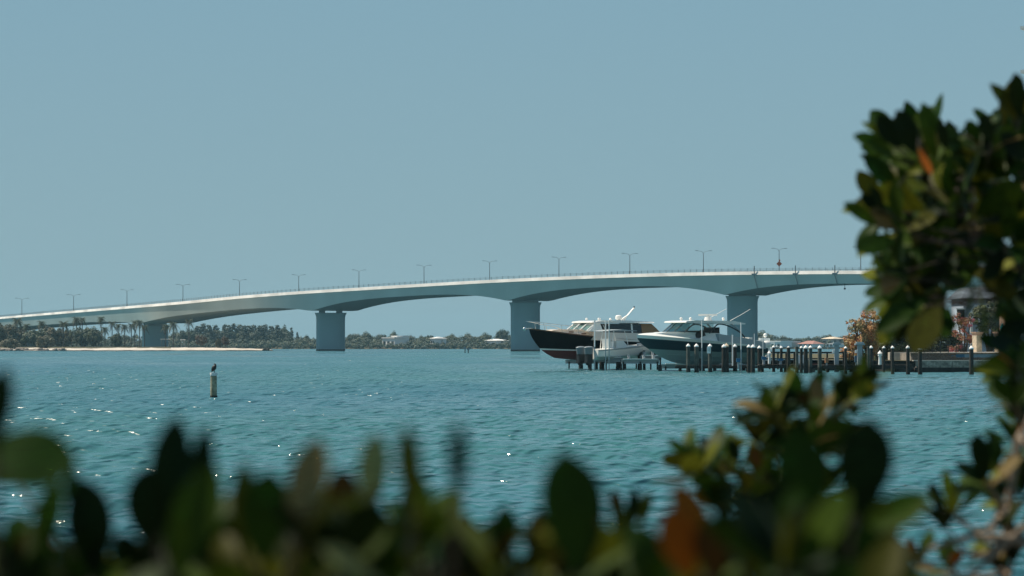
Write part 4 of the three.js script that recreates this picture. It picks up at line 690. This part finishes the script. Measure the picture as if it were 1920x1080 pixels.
  plant('dark_bush', 1668, 246, 'dark green palm like bush behind the amber bush', 'bush', [[1660, 618, 20], [1680, 612, 22], [1665, 645, 26], [1690, 640, 26], [1650, 665, 20], [1700, 660, 22], [1670, 675, 20], [1720, 640, 26], [1740, 655, 18]], HEDGE, .24, 70, 402);
  plant('bougainvillea', 1808, 249, 'red and pink flowering bougainvillea behind the pool', 'bush', [[1795, 596, 10], [1808, 606, 14], [1820, 600, 10], [1800, 625, 14], [1815, 640, 14], [1790, 650, 12], [1806, 655, 12]], PINK, .14, 70, 403, 1.5);
  plant('hedge_bush', 1770, 251, 'tall dark hedge behind the iron fence', 'hedge', [[1730, 625, 18], [1760, 615, 24], [1780, 635, 22], [1755, 645, 22], [1800, 648, 12], [1720, 650, 16]], HEDGE, .24, 70, 404, 1.5);
  plant('garden_tree', 1855, 254, 'glossy dark green garden tree left of the tall column', 'tree', [[1850, 585, 22], [1866, 572, 16], [1838, 600, 16], [1860, 605, 22], [1845, 618, 14], [1872, 615, 16], [1826, 590, 8], [1868, 562, 8]], [...HEDGE, [.14, .17, .06]], .2, 70, 405, 1.5);
  // palm like fronds in the dark bush
  // blue grey house behind the trees
  { const dh = 300, sh2 = dh / F, o = base('garden_house', V(X(1850, dh), .86, -dh), 'blue grey house with dark roof behind the garden trees', 'house'), Y = (row) => at(0, row, dh).y - .86;
    const Wd2 = 150 * sh2; mesh('wall', box(Wd2, Y(560), 8, 20 * sh2, Y(560) / 2, 0), std(.36, .43, .52, .8), o); mesh('roof', profileSolid([[-62 * sh2, Y(561)], [-45 * sh2, Y(540)], [85 * sh2, Y(540)], [102 * sh2, Y(561)]], (xx, y) => 5 - (y - Y(561)) * 2), M.slate, o);
    for (const [px, w3] of [[1790, 14], [1818, 12], [1868, 16], [1900, 16]]) { const win = mesh('window', box(w3 * sh2, 28 * sh2, .1, (px - 1850) * sh2, Y(595), 4.04), M.darkGlass, o); mesh('frame', box((w3 + 4) * sh2, 2 * sh2, .16, (px - 1850) * sh2, Y(580), 4.06), M.houseWhite, win); }
    const arch = mesh('arched_porch', merged([tube([V(-40 * sh2, 0, 4.4), V(-40 * sh2, Y(585), 4.4), V(-34 * sh2, Y(575), 4.4), V(-28 * sh2, Y(585), 4.4), V(-28 * sh2, 0, 4.4)], .18, .18, 6, 24)]), M.houseWhite, o); }
  { const df = 262, p = at(1894.5, 490, df), o = base('flag_pole', V(p.x, .86, -df), 'pale flagpole right of the tall column', 'pole'); mesh('pole', cyl(.14, .1, p.y - .86, 0, 0, 0, 8), M.capWhite, o); mesh('ball', new THREE.SphereGeometry(.16, 10, 8).translate(0, p.y - .8, 0), M.capWhite, o); }
  // apartment tower at the right edge, of which two balcony corners show
  { const dt = 226, st = dt / F, o = base('apartment_tower', V(X(1914.5, dt), .86, -dt), 'pale apartment tower whose balcony corners show at the right edge', 'tower'); const fh = 82 * st, first = at(0, 134, dt).y - .86, n0 = Math.floor(first / fh), y00 = first - n0 * fh;
    o.rotation.y = -.5;
    mesh('wall', boxUV(box(16, y00 + 13 * fh, 16, 12.5, (y00 + 13 * fh) / 2, -11), .3), M.coping, o);
    for (let k = 0; k < 13; k++) { const y = y00 + k * fh; mesh('balcony_slab', box(19, .24, 18, 9.5, y, -9), M.parapet, o); if (y > 14) { mesh('balcony_rail', merged([box(17, .05, .05, 10.4, y + 1.0, -.8), box(.05, .05, 16, .9, y + 1.0, -9.4)]), M.liftGrey, o); } for (let i = 0; i < 4; i++) mesh('window', box(2.6, 1.9, .1, 6.6 + i * 4, y + 1.3, -2.96), M.darkGlass, o); } }
}

// ---------------------------------------------------------------- the near bank and the leaves in front of the lens
{
  const rows = [[1.2, 6], [1.25, 2], [1.27, -1], [1.27, -4], [1.2, -6.4], [.4, -8], [-.8, -10.5]].map(([y, z], k) => { const r = []; for (let i = 0; i <= 40; i++) r.push(V(-12 + .6 * i, y + .05 * Math.sin(i * 1.9 + k * 2), z + .25 * Math.sin(i * .8))); return r; });
  const g = quads(rows), uv = g.attributes.uv, p = g.attributes.position; for (let i = 0; i < p.count; i++) uv.setXY(i, p.getX(i), p.getZ(i));
  tag(mesh('near_bank', g, M.soil), 'earth bank the shrubs grow on', null, null, 'structure');
}
// obovate leaf of length 1 along y, rounded tip, folded along the midrib and bent back
function leafGeo(wid, fold, bend) {
  const n = 8, pos = [], idx = [], uv = [];
  for (let i = 0; i <= n; i++) {
    const t = i / n, w = wid * Math.pow(Math.sin(Math.PI * Math.pow(clamp(t * .985 + .008, 0, 1), 1.35)), .62) * (t < .08 ? .25 : 1), a = bend * t, y = bend ? Math.sin(a) / bend : t, z = bend ? -(1 - Math.cos(a)) / bend : 0;
    for (const s of [-1, -.5, 0, .5, 1]) { pos.push(s * w, y, z + Math.abs(s) * w * fold - .04 * Math.sin(t * 9 + s) * w); uv.push(s * .5 + .5, t); }
  }
  for (let i = 0; i < n; i++) for (let j = 0; j < 4; j++) { const a = i * 5 + j, b = a + 1, c = a + 5, d = c + 1; idx.push(a, b, c, b, d, c); }
  const g = new THREE.BufferGeometry(); g.setAttribute('position', new THREE.Float32BufferAttribute(pos, 3)); g.setAttribute('uv', new THREE.Float32BufferAttribute(uv, 2)); g.setIndex(idx); g.computeVertexNormals(); return g;
}
const leafShapes = [leafGeo(.20, .25, .35), leafGeo(.23, .12, -.3), leafGeo(.185, .4, .7), leafGeo(.215, .05, .15)];
const veins = texture(128, (x, y) => { const u = Math.abs(x / 128 - .5) * 2, v = y / 128, s = .84 + .16 * clamp(grain[(y * 2) * 256 + x * 2] * 1.6 - .3, 0, 1), rib = u < .035 ? 1.12 : 1, side = Math.abs(((v * 9 - u * 1.6) % 1 + 1) % 1 - .5) < .04 ? 1.06 : 1; return [s * rib * side * .9, s * rib * side * .9, s * rib * .9]; });
const lm = (r, g, b, t = .4) => new THREE.MeshPhysicalMaterial({ color: color(r, g, b), roughness: .5, specularIntensity: .12, transmission: t, thickness: 0, side: THREE.DoubleSide, map: veins });
const LEAF = { dark: lm(.012, .028, .007, .35), green: lm(.030, .075, .009, .45), moss: lm(.070, .125, .010, .5), olive: lm(.095, .10, .012, .45), lime: lm(.24, .265, .024, .5), pale: lm(.32, .33, .13, .3), orange: lm(.44, .12, .012), brown: lm(.11, .055, .015), tan: lm(.28, .21, .09, .3) };
const twigM = std(.06, .045, .032, .9, { map: rough }), twigPale = std(.34, .26, .18, .9, { map: rough });
const rl = rng(99);
function pickLeaf(mix) { let q = rl(), k; for (k of mix) { q -= k[1]; if (q <= 0) break; } return LEAF[k[0]]; }
const MIX = [['dark', .36], ['green', .30], ['moss', .16], ['olive', .08], ['lime', .08], ['brown', .01], ['tan', .01]];
const MIXT = [['dark', .2], ['green', .34], ['moss', .25], ['olive', .1], ['lime', .09], ['tan', .02]];
const MIXH = [['dark', .33], ['green', .27], ['moss', .18], ['olive', .10], ['lime', .10], ['brown', .01], ['pale', .01]];
function addLeaf(o, a, b, n, m, wide = 1, shape = Math.floor(rl() * 4)) {
  // a leaf from its stalk at a to its tip at b (points of the place), its face turned to n
  const y = b.clone().sub(a), L = y.length(); y.normalize();
  const z = n.clone().addScaledVector(y, -n.dot(y)).normalize(), x = y.clone().cross(z), e = mesh('leaf', leafShapes[shape], m, o);
  e.quaternion.setFromRotationMatrix(new THREE.Matrix4().makeBasis(x, y, z)); e.scale.set(L * wide, L, L); e.position.copy(a).sub(o.position); return e;
}
function rosette(o, c, axis, n, size, mix, open = 1) {
  const u = V(.3, .1, 1).cross(axis).normalize(), v = axis.clone().cross(u), ph = rl() * 6.28;
  for (let i = 0; i < n; i++) {
    const f = ph + i * 2.4, inc = (.25 + 1.15 * Math.pow(i / n, .8) + (rl() - .5) * .3) * open, d = axis.clone().multiplyScalar(Math.cos(inc)).addScaledVector(u, Math.sin(inc) * Math.cos(f)).addScaledVector(v, Math.sin(inc) * Math.sin(f)).normalize();
    const L = size * (.72 + .4 * rl()) * (i < 2 ? .75 : 1), st = c.clone().addScaledVector(axis, -size * .12 * i / n).addScaledVector(d, size * .08);
    const nn = axis.clone().addScaledVector(d, -axis.dot(d)).add(V((rl() - .5) * .7, (rl() - .5) * .5, (rl() - .5) * .7));
    addLeaf(o, st, st.clone().addScaledVector(d, L), nn, pickLeaf(mix), .9 + .25 * rl());
  }
}
const upish = (x, y, z) => V(x, y, z).normalize();
function plantGroup(name, px, d, label, cat = 'shrub', group = 'shrubs in front of the lens') { const p = at(px, 900, d); return base(name, V(p.x, 1.25, -d), label, cat, group); }
function branches(o, nodes, ends, r0, m) {            // twigs from the skeleton to every rosette
  const list = [], pts = nodes.map((p) => p.clone());
  list.push(tube([V(o.position.x, 1.15, o.position.z), ...pts], r0, r0 * .45, 7, 24));
  for (const [e, ax] of ends) { let best = pts[0], bd = 1e9; const cur = new THREE.CatmullRomCurve3([V(o.position.x, 1.15, o.position.z), ...pts]); for (let k = 4; k <= 20; k++) { const q = cur.getPointAt(k / 20), w = q.distanceTo(e) + Math.max(0, q.y - e.y) * 1.5; if (w < bd) { bd = w; best = q; } } const mid = best.clone().lerp(e, .55).addScaledVector(ax, -bd * .12); list.push(tube([best, mid, e.clone().addScaledVector(ax, .004)], r0 * .36, r0 * .16, 5, 8)); }
  const g = merged(list); g.translate(-o.position.x, -o.position.y, -o.position.z); return mesh('branches', g, m, o);
}
// --- the tall shrub on the right edge, about four metres away
{
  const D = 4.9, o = plantGroup('mangrove_tree', 2060, D, 'tall leafy branch of dark rounded leaves filling the upper right edge', 'tree'), ends = [];
  const at2 = (x, y, dz = 0) => at(x, y, D + dz);
  const key = [   // stalk, tip, colour, width
    [1678, 292, 1610, 248, 'moss', 1], [1662, 262, 1624, 226, 'lime', .7], [1690, 278, 1636, 217, 'dark', 1.1], [1718, 290, 1686, 207, 'dark', 1.25], [1776, 285, 1763, 228, 'dark', .9], [1684, 362, 1629, 290, 'green', 1.05], [1645, 424, 1591, 379, 'moss', .9], [1668, 404, 1617, 367, 'dark', 1], [1680, 448, 1607, 463, 'green', 1.2], [1655, 395, 1640, 352, 'dark', 1], [1722, 275, 1742, 335, 'orange', .5],
    [1916, 225, 1894, 132, 'dark', .8], [1905, 230, 1874, 154, 'olive', .9], [1862, 270, 1842, 216, 'dark', 1.2], [1835, 275, 1822, 250, 'brown', 1], [1925, 300, 1880, 250, 'dark', 1.2],
    [1735, 575, 1645, 588, 'lime', 1], [1738, 572, 1672, 585, 'pale', .9], [1740, 560, 1645, 612, 'green', .9], [1762, 572, 1712, 655, 'olive', 1.25], [1780, 575, 1765, 640, 'green', 1.0], [1740, 350, 1700, 340, 'lime', 1.2], [1700, 325, 1760, 300, 'lime', 1],
    [1910, 640, 1850, 650, 'dark', 1.1], [1925, 660, 1845, 700, 'moss', 1.2], [1930, 600, 1870, 640, 'dark', 1.2], [1900, 700, 1840, 680, 'lime', .8],
    [1930, 585, 1892, 565, 'pale', 1.1], [1700, 505, 1652, 555, 'dark', 1.2], [1705, 515, 1665, 500, 'dark', 1.1],
  ];
  for (const [x0, y0, x1, y1, m, w] of key) { const dz = (rl() - .5) * .3 - .25, a = at2(x0, y0, dz), b = at2(x1, y1, dz - .02 - rl() * .02); addLeaf(o, a, b, upish((rl() - .5) * .7, .35 + rl() * .3, 1), LEAF[m], w, w > 1.15 ? 3 : Math.floor(rl() * 4)); ends.push([a, b.clone().sub(a).normalize()]); }
  const spots = [[1700, 275], [1735, 262], [1690, 320], [1720, 310], [1760, 300], [1800, 290], [1840, 285], [1880, 250], [1910, 230], [1910, 290], [1660, 400], [1680, 430], [1700, 380], [1740, 350], [1740, 400], [1790, 340], [1780, 390], [1830, 340], [1830, 400], [1880, 340], [1880, 400], [1920, 370], [1700, 470], [1740, 450], [1790, 440], [1840, 460], [1890, 460], [1700, 530], [1735, 510], [1780, 500], [1830, 515], [1885, 510], [1690, 560], [1745, 560], [1910, 540], [1905, 690]];
  for (const [x, y] of spots) { const c = at2(x + (rl() - .5) * 14, y + (rl() - .5) * 14, (rl() - .4) * .7), left = clamp((1800 - x) / 150, -.4, 1), ax = upish(-.75 * left + (rl() - .5) * .8, .55 - clamp((y - 330) / 300, 0, 1) * .9 + (rl() - .5) * .5, .25 + (rl() - .5) * .9); rosette(o, c, ax, 8, .082, MIXT); ends.push([c, ax]); }
  branches(o, [at2(2060, 1000), at2(2010, 720), at2(1940, 560), at2(1880, 450), at2(1820, 390), at2(1760, 350)], ends, .006, twigM);
  const p0 = at2(2000, 420), side = tube([at2(1935, 445), at2(1880, 432), at2(1800, 437), at2(1765, 430)], .006, .004, 6, 12); side.translate(-o.position.x, -o.position.y, -o.position.z); mesh('branch', side, twigPale, o);
}
// --- a second branch behind it, further from the lens
{
  const D = 5.7, o = plantGroup('mangrove_tree', 2080, D, 'deeper shaded branch behind the tall leafy branch at the right edge', 'tree'), ends = [];
  const spots = [[1745, 300], [1790, 310], [1840, 320], [1890, 310], [1920, 260], [1720, 350], [1770, 365], [1820, 370], [1870, 370], [1915, 400], [1720, 420], [1760, 430], [1810, 430], [1860, 440], [1910, 450], [1730, 480], [1775, 470], [1820, 490], [1870, 495], [1915, 500], [1750, 530], [1720, 545], [1915, 620], [1925, 680]];
  for (const [x, y] of spots) { const c = at(x + (rl() - .5) * 16, y + (rl() - .5) * 16, D + (rl() - .5) * .7), ax = upish((rl() - .6) * .8, .5 + (rl() - .5) * .7, .3 + (rl() - .5)); rosette(o, c, ax, 9, .09, MIX, 1.05); ends.push([c, ax]); }
  branches(o, [at(2080, 1000, D), at(2010, 700, D), at(1930, 520, D), at(1850, 440, D), at(1790, 400, D)], ends, .009, twigM);
}
// --- the shrub in the middle right, about three metres away
{
  const D = 3.5, o = plantGroup('leafy_shrub', 1480, D, 'leafy shrub rising in front of the dock, right of the orange leaf', 'shrub'), ends = [], at2 = (x, y, dz = 0) => at(x, y, D + dz);
  const spots = [[1450, 775, -.1], [1468, 800, .1], [1500, 775, .3], [1560, 770, .5], [1590, 745, .7], [1605, 730, .9], [1530, 800, 0], [1420, 830, 0], [1450, 860, .2], [1500, 850, -.2], [1545, 850, .1], [1575, 830, .6], [1310, 880, -.1], [1345, 880, .1], [1330, 915, 0], [1375, 890, .2], [1400, 930, -.1], [1450, 920, .1], [1500, 920, 0], [1550, 920, .2], [1360, 960, 0], [1420, 980, .1], [1480, 990, -.2], [1540, 990, .1], [1600, 980, .1]];
  for (const [x, y, dz] of spots) { const c = at2(x, y, dz * .5), lf = (1460 - x) / 200, ax = upish(-.6 * lf + (rl() - .5) * .7, .9, (rl() - .5) * .9); rosette(o, c, ax, 9, .052, MIXT, .95); ends.push([c, ax]); }
  const key = [[1545, 775, 1527, 710, 'tan', 1.1], [1582, 755, 1578, 702, 'dark', 1.3], [1600, 745, 1625, 712, 'lime', 1.1], [1608, 750, 1640, 735, 'green', 1.2], [1450, 790, 1433, 732, 'dark', 1.3], [1515, 770, 1503, 738, 'brown', 1.2], [1425, 835, 1405, 790, 'dark', 1.2], [1338, 860, 1320, 818, 'dark', 1], [1385, 870, 1370, 825, 'dark', 1.2], [1312, 900, 1277, 848, 'green', 1.1], [1545, 855, 1575, 838, 'pale', .8], [1530, 842, 1598, 792, 'moss', 1.2], [1425, 880, 1412, 840, 'brown', 1.2], [1600, 755, 1575, 775, 'pale', .6]];
  for (const [x0, y0, x1, y1, m, w] of key) { const dz = (rl() - .5) * .3, a = at2(x0, y0, dz), b = at2(x1, y1, dz - .015); addLeaf(o, a, b, upish((rl() - .5) * .7, .3, 1), LEAF[m], w); ends.push([a, b.clone().sub(a).normalize()]); }
  branches(o, [at2(1500, 1300), at2(1490, 1100), at2(1485, 960), at2(1500, 850)], ends, .006, twigM);
}
// --- the lower right shrub with pale twigs
{
  const D = 3.5, o = plantGroup('twiggy_shrub', 1880, D, 'shrub with pale bare twigs and yellowing leaves in the lower right corner', 'shrub'), ends = [], at2 = (x, y, dz = 0) => at(x, y, D + dz);
  const spots = [[1905, 760], [1900, 830], [1865, 880], [1895, 900], [1850, 910], [1915, 930], [1880, 950], [1790, 960], [1770, 990], [1905, 1000], [1850, 1050], [1725, 1055], [1900, 1060], [1790, 1075], [1910, 700]];
  for (const [x, y] of spots) { const c = at2(x, y, (rl() - .5) * .5), ax = upish(-.35 + (rl() - .5) * .8, .8, (rl() - .5) * .9); rosette(o, c, ax, 7, .048, [['dark', .42], ['green', .3], ['moss', .12], ['tan', .06], ['orange', .04], ['lime', .06]], .95); ends.push([c, ax]); }
  const key = [[1788, 965, 1772, 880, 'lime', .6], [1765, 960, 1745, 905, 'dark', .8], [1905, 1000, 1868, 965, 'tan', 1.2], [1890, 985, 1910, 940, 'pale', .8], [1850, 900, 1830, 815, 'dark', 1], [1870, 880, 1862, 825, 'green', 1], [1920, 800, 1892, 710, 'dark', 1.2], [1780, 1060, 1800, 1035, 'orange', 1.3], [1730, 1060, 1700, 1030, 'tan', 1], [1925, 1010, 1880, 1000, 'orange', .9]];
  for (const [x0, y0, x1, y1, m, w] of key) { const dz = (rl() - .5) * .3 - .1, a = at2(x0, y0, dz), b = at2(x1, y1, dz - .015); addLeaf(o, a, b, upish((rl() - .5) * .7, .3, 1), LEAF[m], w); ends.push([a, b.clone().sub(a).normalize()]); }
  branches(o, [at2(1900, 1350), at2(1885, 1120), at2(1890, 960), at2(1910, 820)], ends, .009, twigPale);
  for (const pts of [[[1925, 1020], [1860, 1005], [1800, 1012], [1745, 1030]], [[1925, 985], [1870, 1035], [1810, 1085]]]) { const g = tube(pts.map(([x, y]) => at2(x, y, -.2)), .005, .003, 6, 14); g.translate(-o.position.x, -o.position.y, -o.position.z); mesh('branch', g, twigPale, o); }
}
// --- the hedge right in front of the lens, about one and a half to two and a half metres away
{
  const sil = [[-80, 930], [40, 950], [140, 945], [215, 985], [270, 930], [330, 890], [400, 920], [440, 960], [520, 915], [590, 905], [680, 900], [760, 905], [840, 935], [930, 965], [1010, 960], [1080, 960], [1160, 965], [1240, 985], [1330, 960], [1420, 930], [1520, 925], [1620, 960], [1700, 1030], [1760, 1060], [1850, 1080]];
  const silY = (x) => { let k = 0; while (k < sil.length - 2 && x > sil[k + 1][0]) k++; return lerp(sil[k][1], sil[k + 1][1], clamp((x - sil[k][0]) / (sil[k + 1][0] - sil[k][0]), 0, 1)); };
  const plants = [[-80, 190, 'hedge shrub at the lower left corner with a big drooping olive leaf'], [190, 440, 'hedge shrub with two tall dark leaves and one bright green leaf, below the lone piling'], [440, 660, 'hedge shrub with a greyish upright leaf at its top, left of the pale tipped leaf'], [660, 920, 'hedge shrub with a pale tipped leaf and yellow green leaves near the bottom middle'], [920, 1180, 'hedge shrub with one tall dark upright leaf, below the black boat'], [1180, 1400, 'hedge shrub with an orange brown leaf at the bottom'], [1400, 1720, 'hedge shrub of big dark blurred leaves below the teal boat']];
  const keys = [
    // stalk, tip, colour, width, distance, turn of the face
    [-60, 850, 142, 862, 'green', 1.4, 1.5, .5], [40, 905, -20, 880, 'lime', 1.2, 2.1, .5], [-12, 850, 2, 690, 'dark', .9, 1.45, .2], [150, 980, 130, 880, 'green', .9, 1.7, .2], [75, 1060, 100, 900, 'moss', .8, 1.7, .2],
    [300, 1010, 332, 782, 'dark', .85, 1.6, .2], [375, 985, 384, 800, 'dark', .62, 1.62, .1], [330, 1090, 392, 872, 'moss', 1.0, 1.55, .2], [285, 1040, 268, 880, 'dark', 1.2, 1.7, .1], [180, 1090, 160, 900, 'dark', 1.1, 1.7, .1],
    [452, 1040, 460, 868, 'olive', .7, 1.62, .1], [490, 1060, 505, 885, 'green', 1.25, 1.6, .1], [555, 1010, 592, 822, 'tan', .95, 1.55, .2], [540, 1060, 640, 930, 'olive', 1.1, 1.6, .5],
    [690, 965, 706, 815, 'pale', .95, 1.6, .2], [650, 990, 640, 880, 'brown', 1.2, 1.7, .1], [772, 960, 764, 800, 'olive', .75, 1.42, .1], [860, 950, 857, 792, 'dark', .6, 1.3, .1], [800, 1010, 775, 880, 'lime', .9, 1.6, .2], [740, 1010, 620, 935, 'lime', 1.1, 1.65, .7], [830, 1060, 905, 1000, 'lime', 1.2, 1.7, .6], [700, 1090, 610, 1020, 'pale', .9, 1.5, .6], [600, 1080, 720, 985, 'moss', 1, 1.55, .5],
    [1085, 1080, 1060, 848, 'green', 1.12, 1.55, .1], [1095, 1075, 1075, 860, 'dark', 1.1, 1.6, .1], [955, 1040, 945, 950, 'green', 1.1, 1.9, .1], [1000, 1060, 1010, 960, 'brown', 1, 1.9, .2],
    [1185, 990, 1190, 915, 'dark', .8, 2.6, .1], [1165, 985, 1150, 918, 'brown', .9, 2.6, .1], [1200, 990, 1215, 922, 'olive', .9, 2.6, .2], [1180, 1050, 1160, 940, 'olive', .9, 1.9, .1],
    [1335, 1060, 1272, 905, 'orange', .95, 1.65, .2], [1300, 1090, 1250, 960, 'orange', 1.1, 1.6, .2], [1345, 1090, 1330, 970, 'brown', 1.3, 1.6, .2],
    [1610, 975, 1632, 785, 'dark', 1.35, 1.75, .1], [1600, 965, 1650, 900, 'dark', 1.2, 1.8, .1], [1590, 1020, 1740, 918, 'moss', 1.0, 1.8, .6], [1520, 1000, 1490, 800, 'green', 1.1, 1.75, .1], [1450, 1080, 1470, 900, 'dark', 1.2, 1.7, .1], [1560, 1090, 1540, 930, 'dark', 1.3, 1.7, .1], [1410, 1090, 1390, 960, 'olive', 1.1, 1.6, .2], [1640, 1090, 1620, 985, 'green', 1.2, 1.7, .2],
  ];
  plants.forEach(([x0, x1, lab], k) => {
    const o = plantGroup('hedge_shrub', (x0 + x1) / 2, 1.9, lab), ends = [];
    const n = Math.round((x1 - x0) / 24);
    for (let i = 0; i < n; i++) for (let layer = 0; layer < 2; layer++) {
      const x = lerp(x0, x1, (i + rl()) / n), d = layer ? 2.05 + rl() * .5 : 1.5 + rl() * .5, y = Math.max(1010, silY(x) + (layer ? 95 : 125) + rl() * 110), c = at(x, y, d), ax = upish((rl() - .5) * .7, 1, (rl() - .5) * .7);
      rosette(o, c, ax, 5, .047, MIXH, .8); ends.push([c, ax]);
    }
    for (const [a0, b0, a1, b1, m, w, d, turn] of keys) { const mx = (a0 + a1) / 2; if (mx < x0 || mx >= x1) continue; const a = at(a0, b0, d), b = at(a1, b1, d - .01); addLeaf(o, a, b, upish((rl() - .5) * .3, turn, 1), LEAF[m], w, w > 1 ? 3 : 0); ends.push([a, b.clone().sub(a).normalize()]); }
    const xm = (x0 + x1) / 2; branches(o, [at(xm, 2600, 1.95), at(xm + 10, 1500, 1.9), at(xm, 1180, 1.9)], ends, .008, twigM);
  });
}

// --- undergrowth that fills the foot of the hedge, below the picture
{
  const ru = rng(61), cols = [[.012, .028, .007], [.03, .068, .009], [.064, .108, .01], [.095, .1, .012]], n = 2600, g = leafShapes[0], im = new THREE.InstancedMesh(g, lm(1, 1, 1, .4), n), q = new THREE.Quaternion(), e = new THREE.Euler();
  for (let i = 0; i < n; i++) {
    const back = i > 1700, z = back ? -(2.9 + ru() * 3) : -(1.45 + ru() * 1.2), x = back ? .12 + .11 * -z * (ru() - .15) + .1 : (ru() * 2 - 1) * (.18 + .18 * -z), top = EYE + z * .0745 - .02, y = 1.27 + (top - 1.27 - .06) * Math.pow(ru(), .7);
    e.set((ru() - .5) * 1.8, ru() * 6.28, (ru() - .5) * 1.8); q.setFromEuler(e); const s = .05 + .03 * ru();
    im.setMatrixAt(i, new THREE.Matrix4().compose(V(x, y, z), q, V(s, s, s))); const c = cols[Math.floor(ru() * 4)]; im.setColorAt(i, color(c[0], c[1], c[2]));
  }
  im.name = numbered('undergrowth'); im.castShadow = im.receiveShadow = true; scene.add(im); tag(im, 'dense leafy undergrowth at the foot of the hedge', null, null, 'stuff');
}

renderer.render(scene, camera);
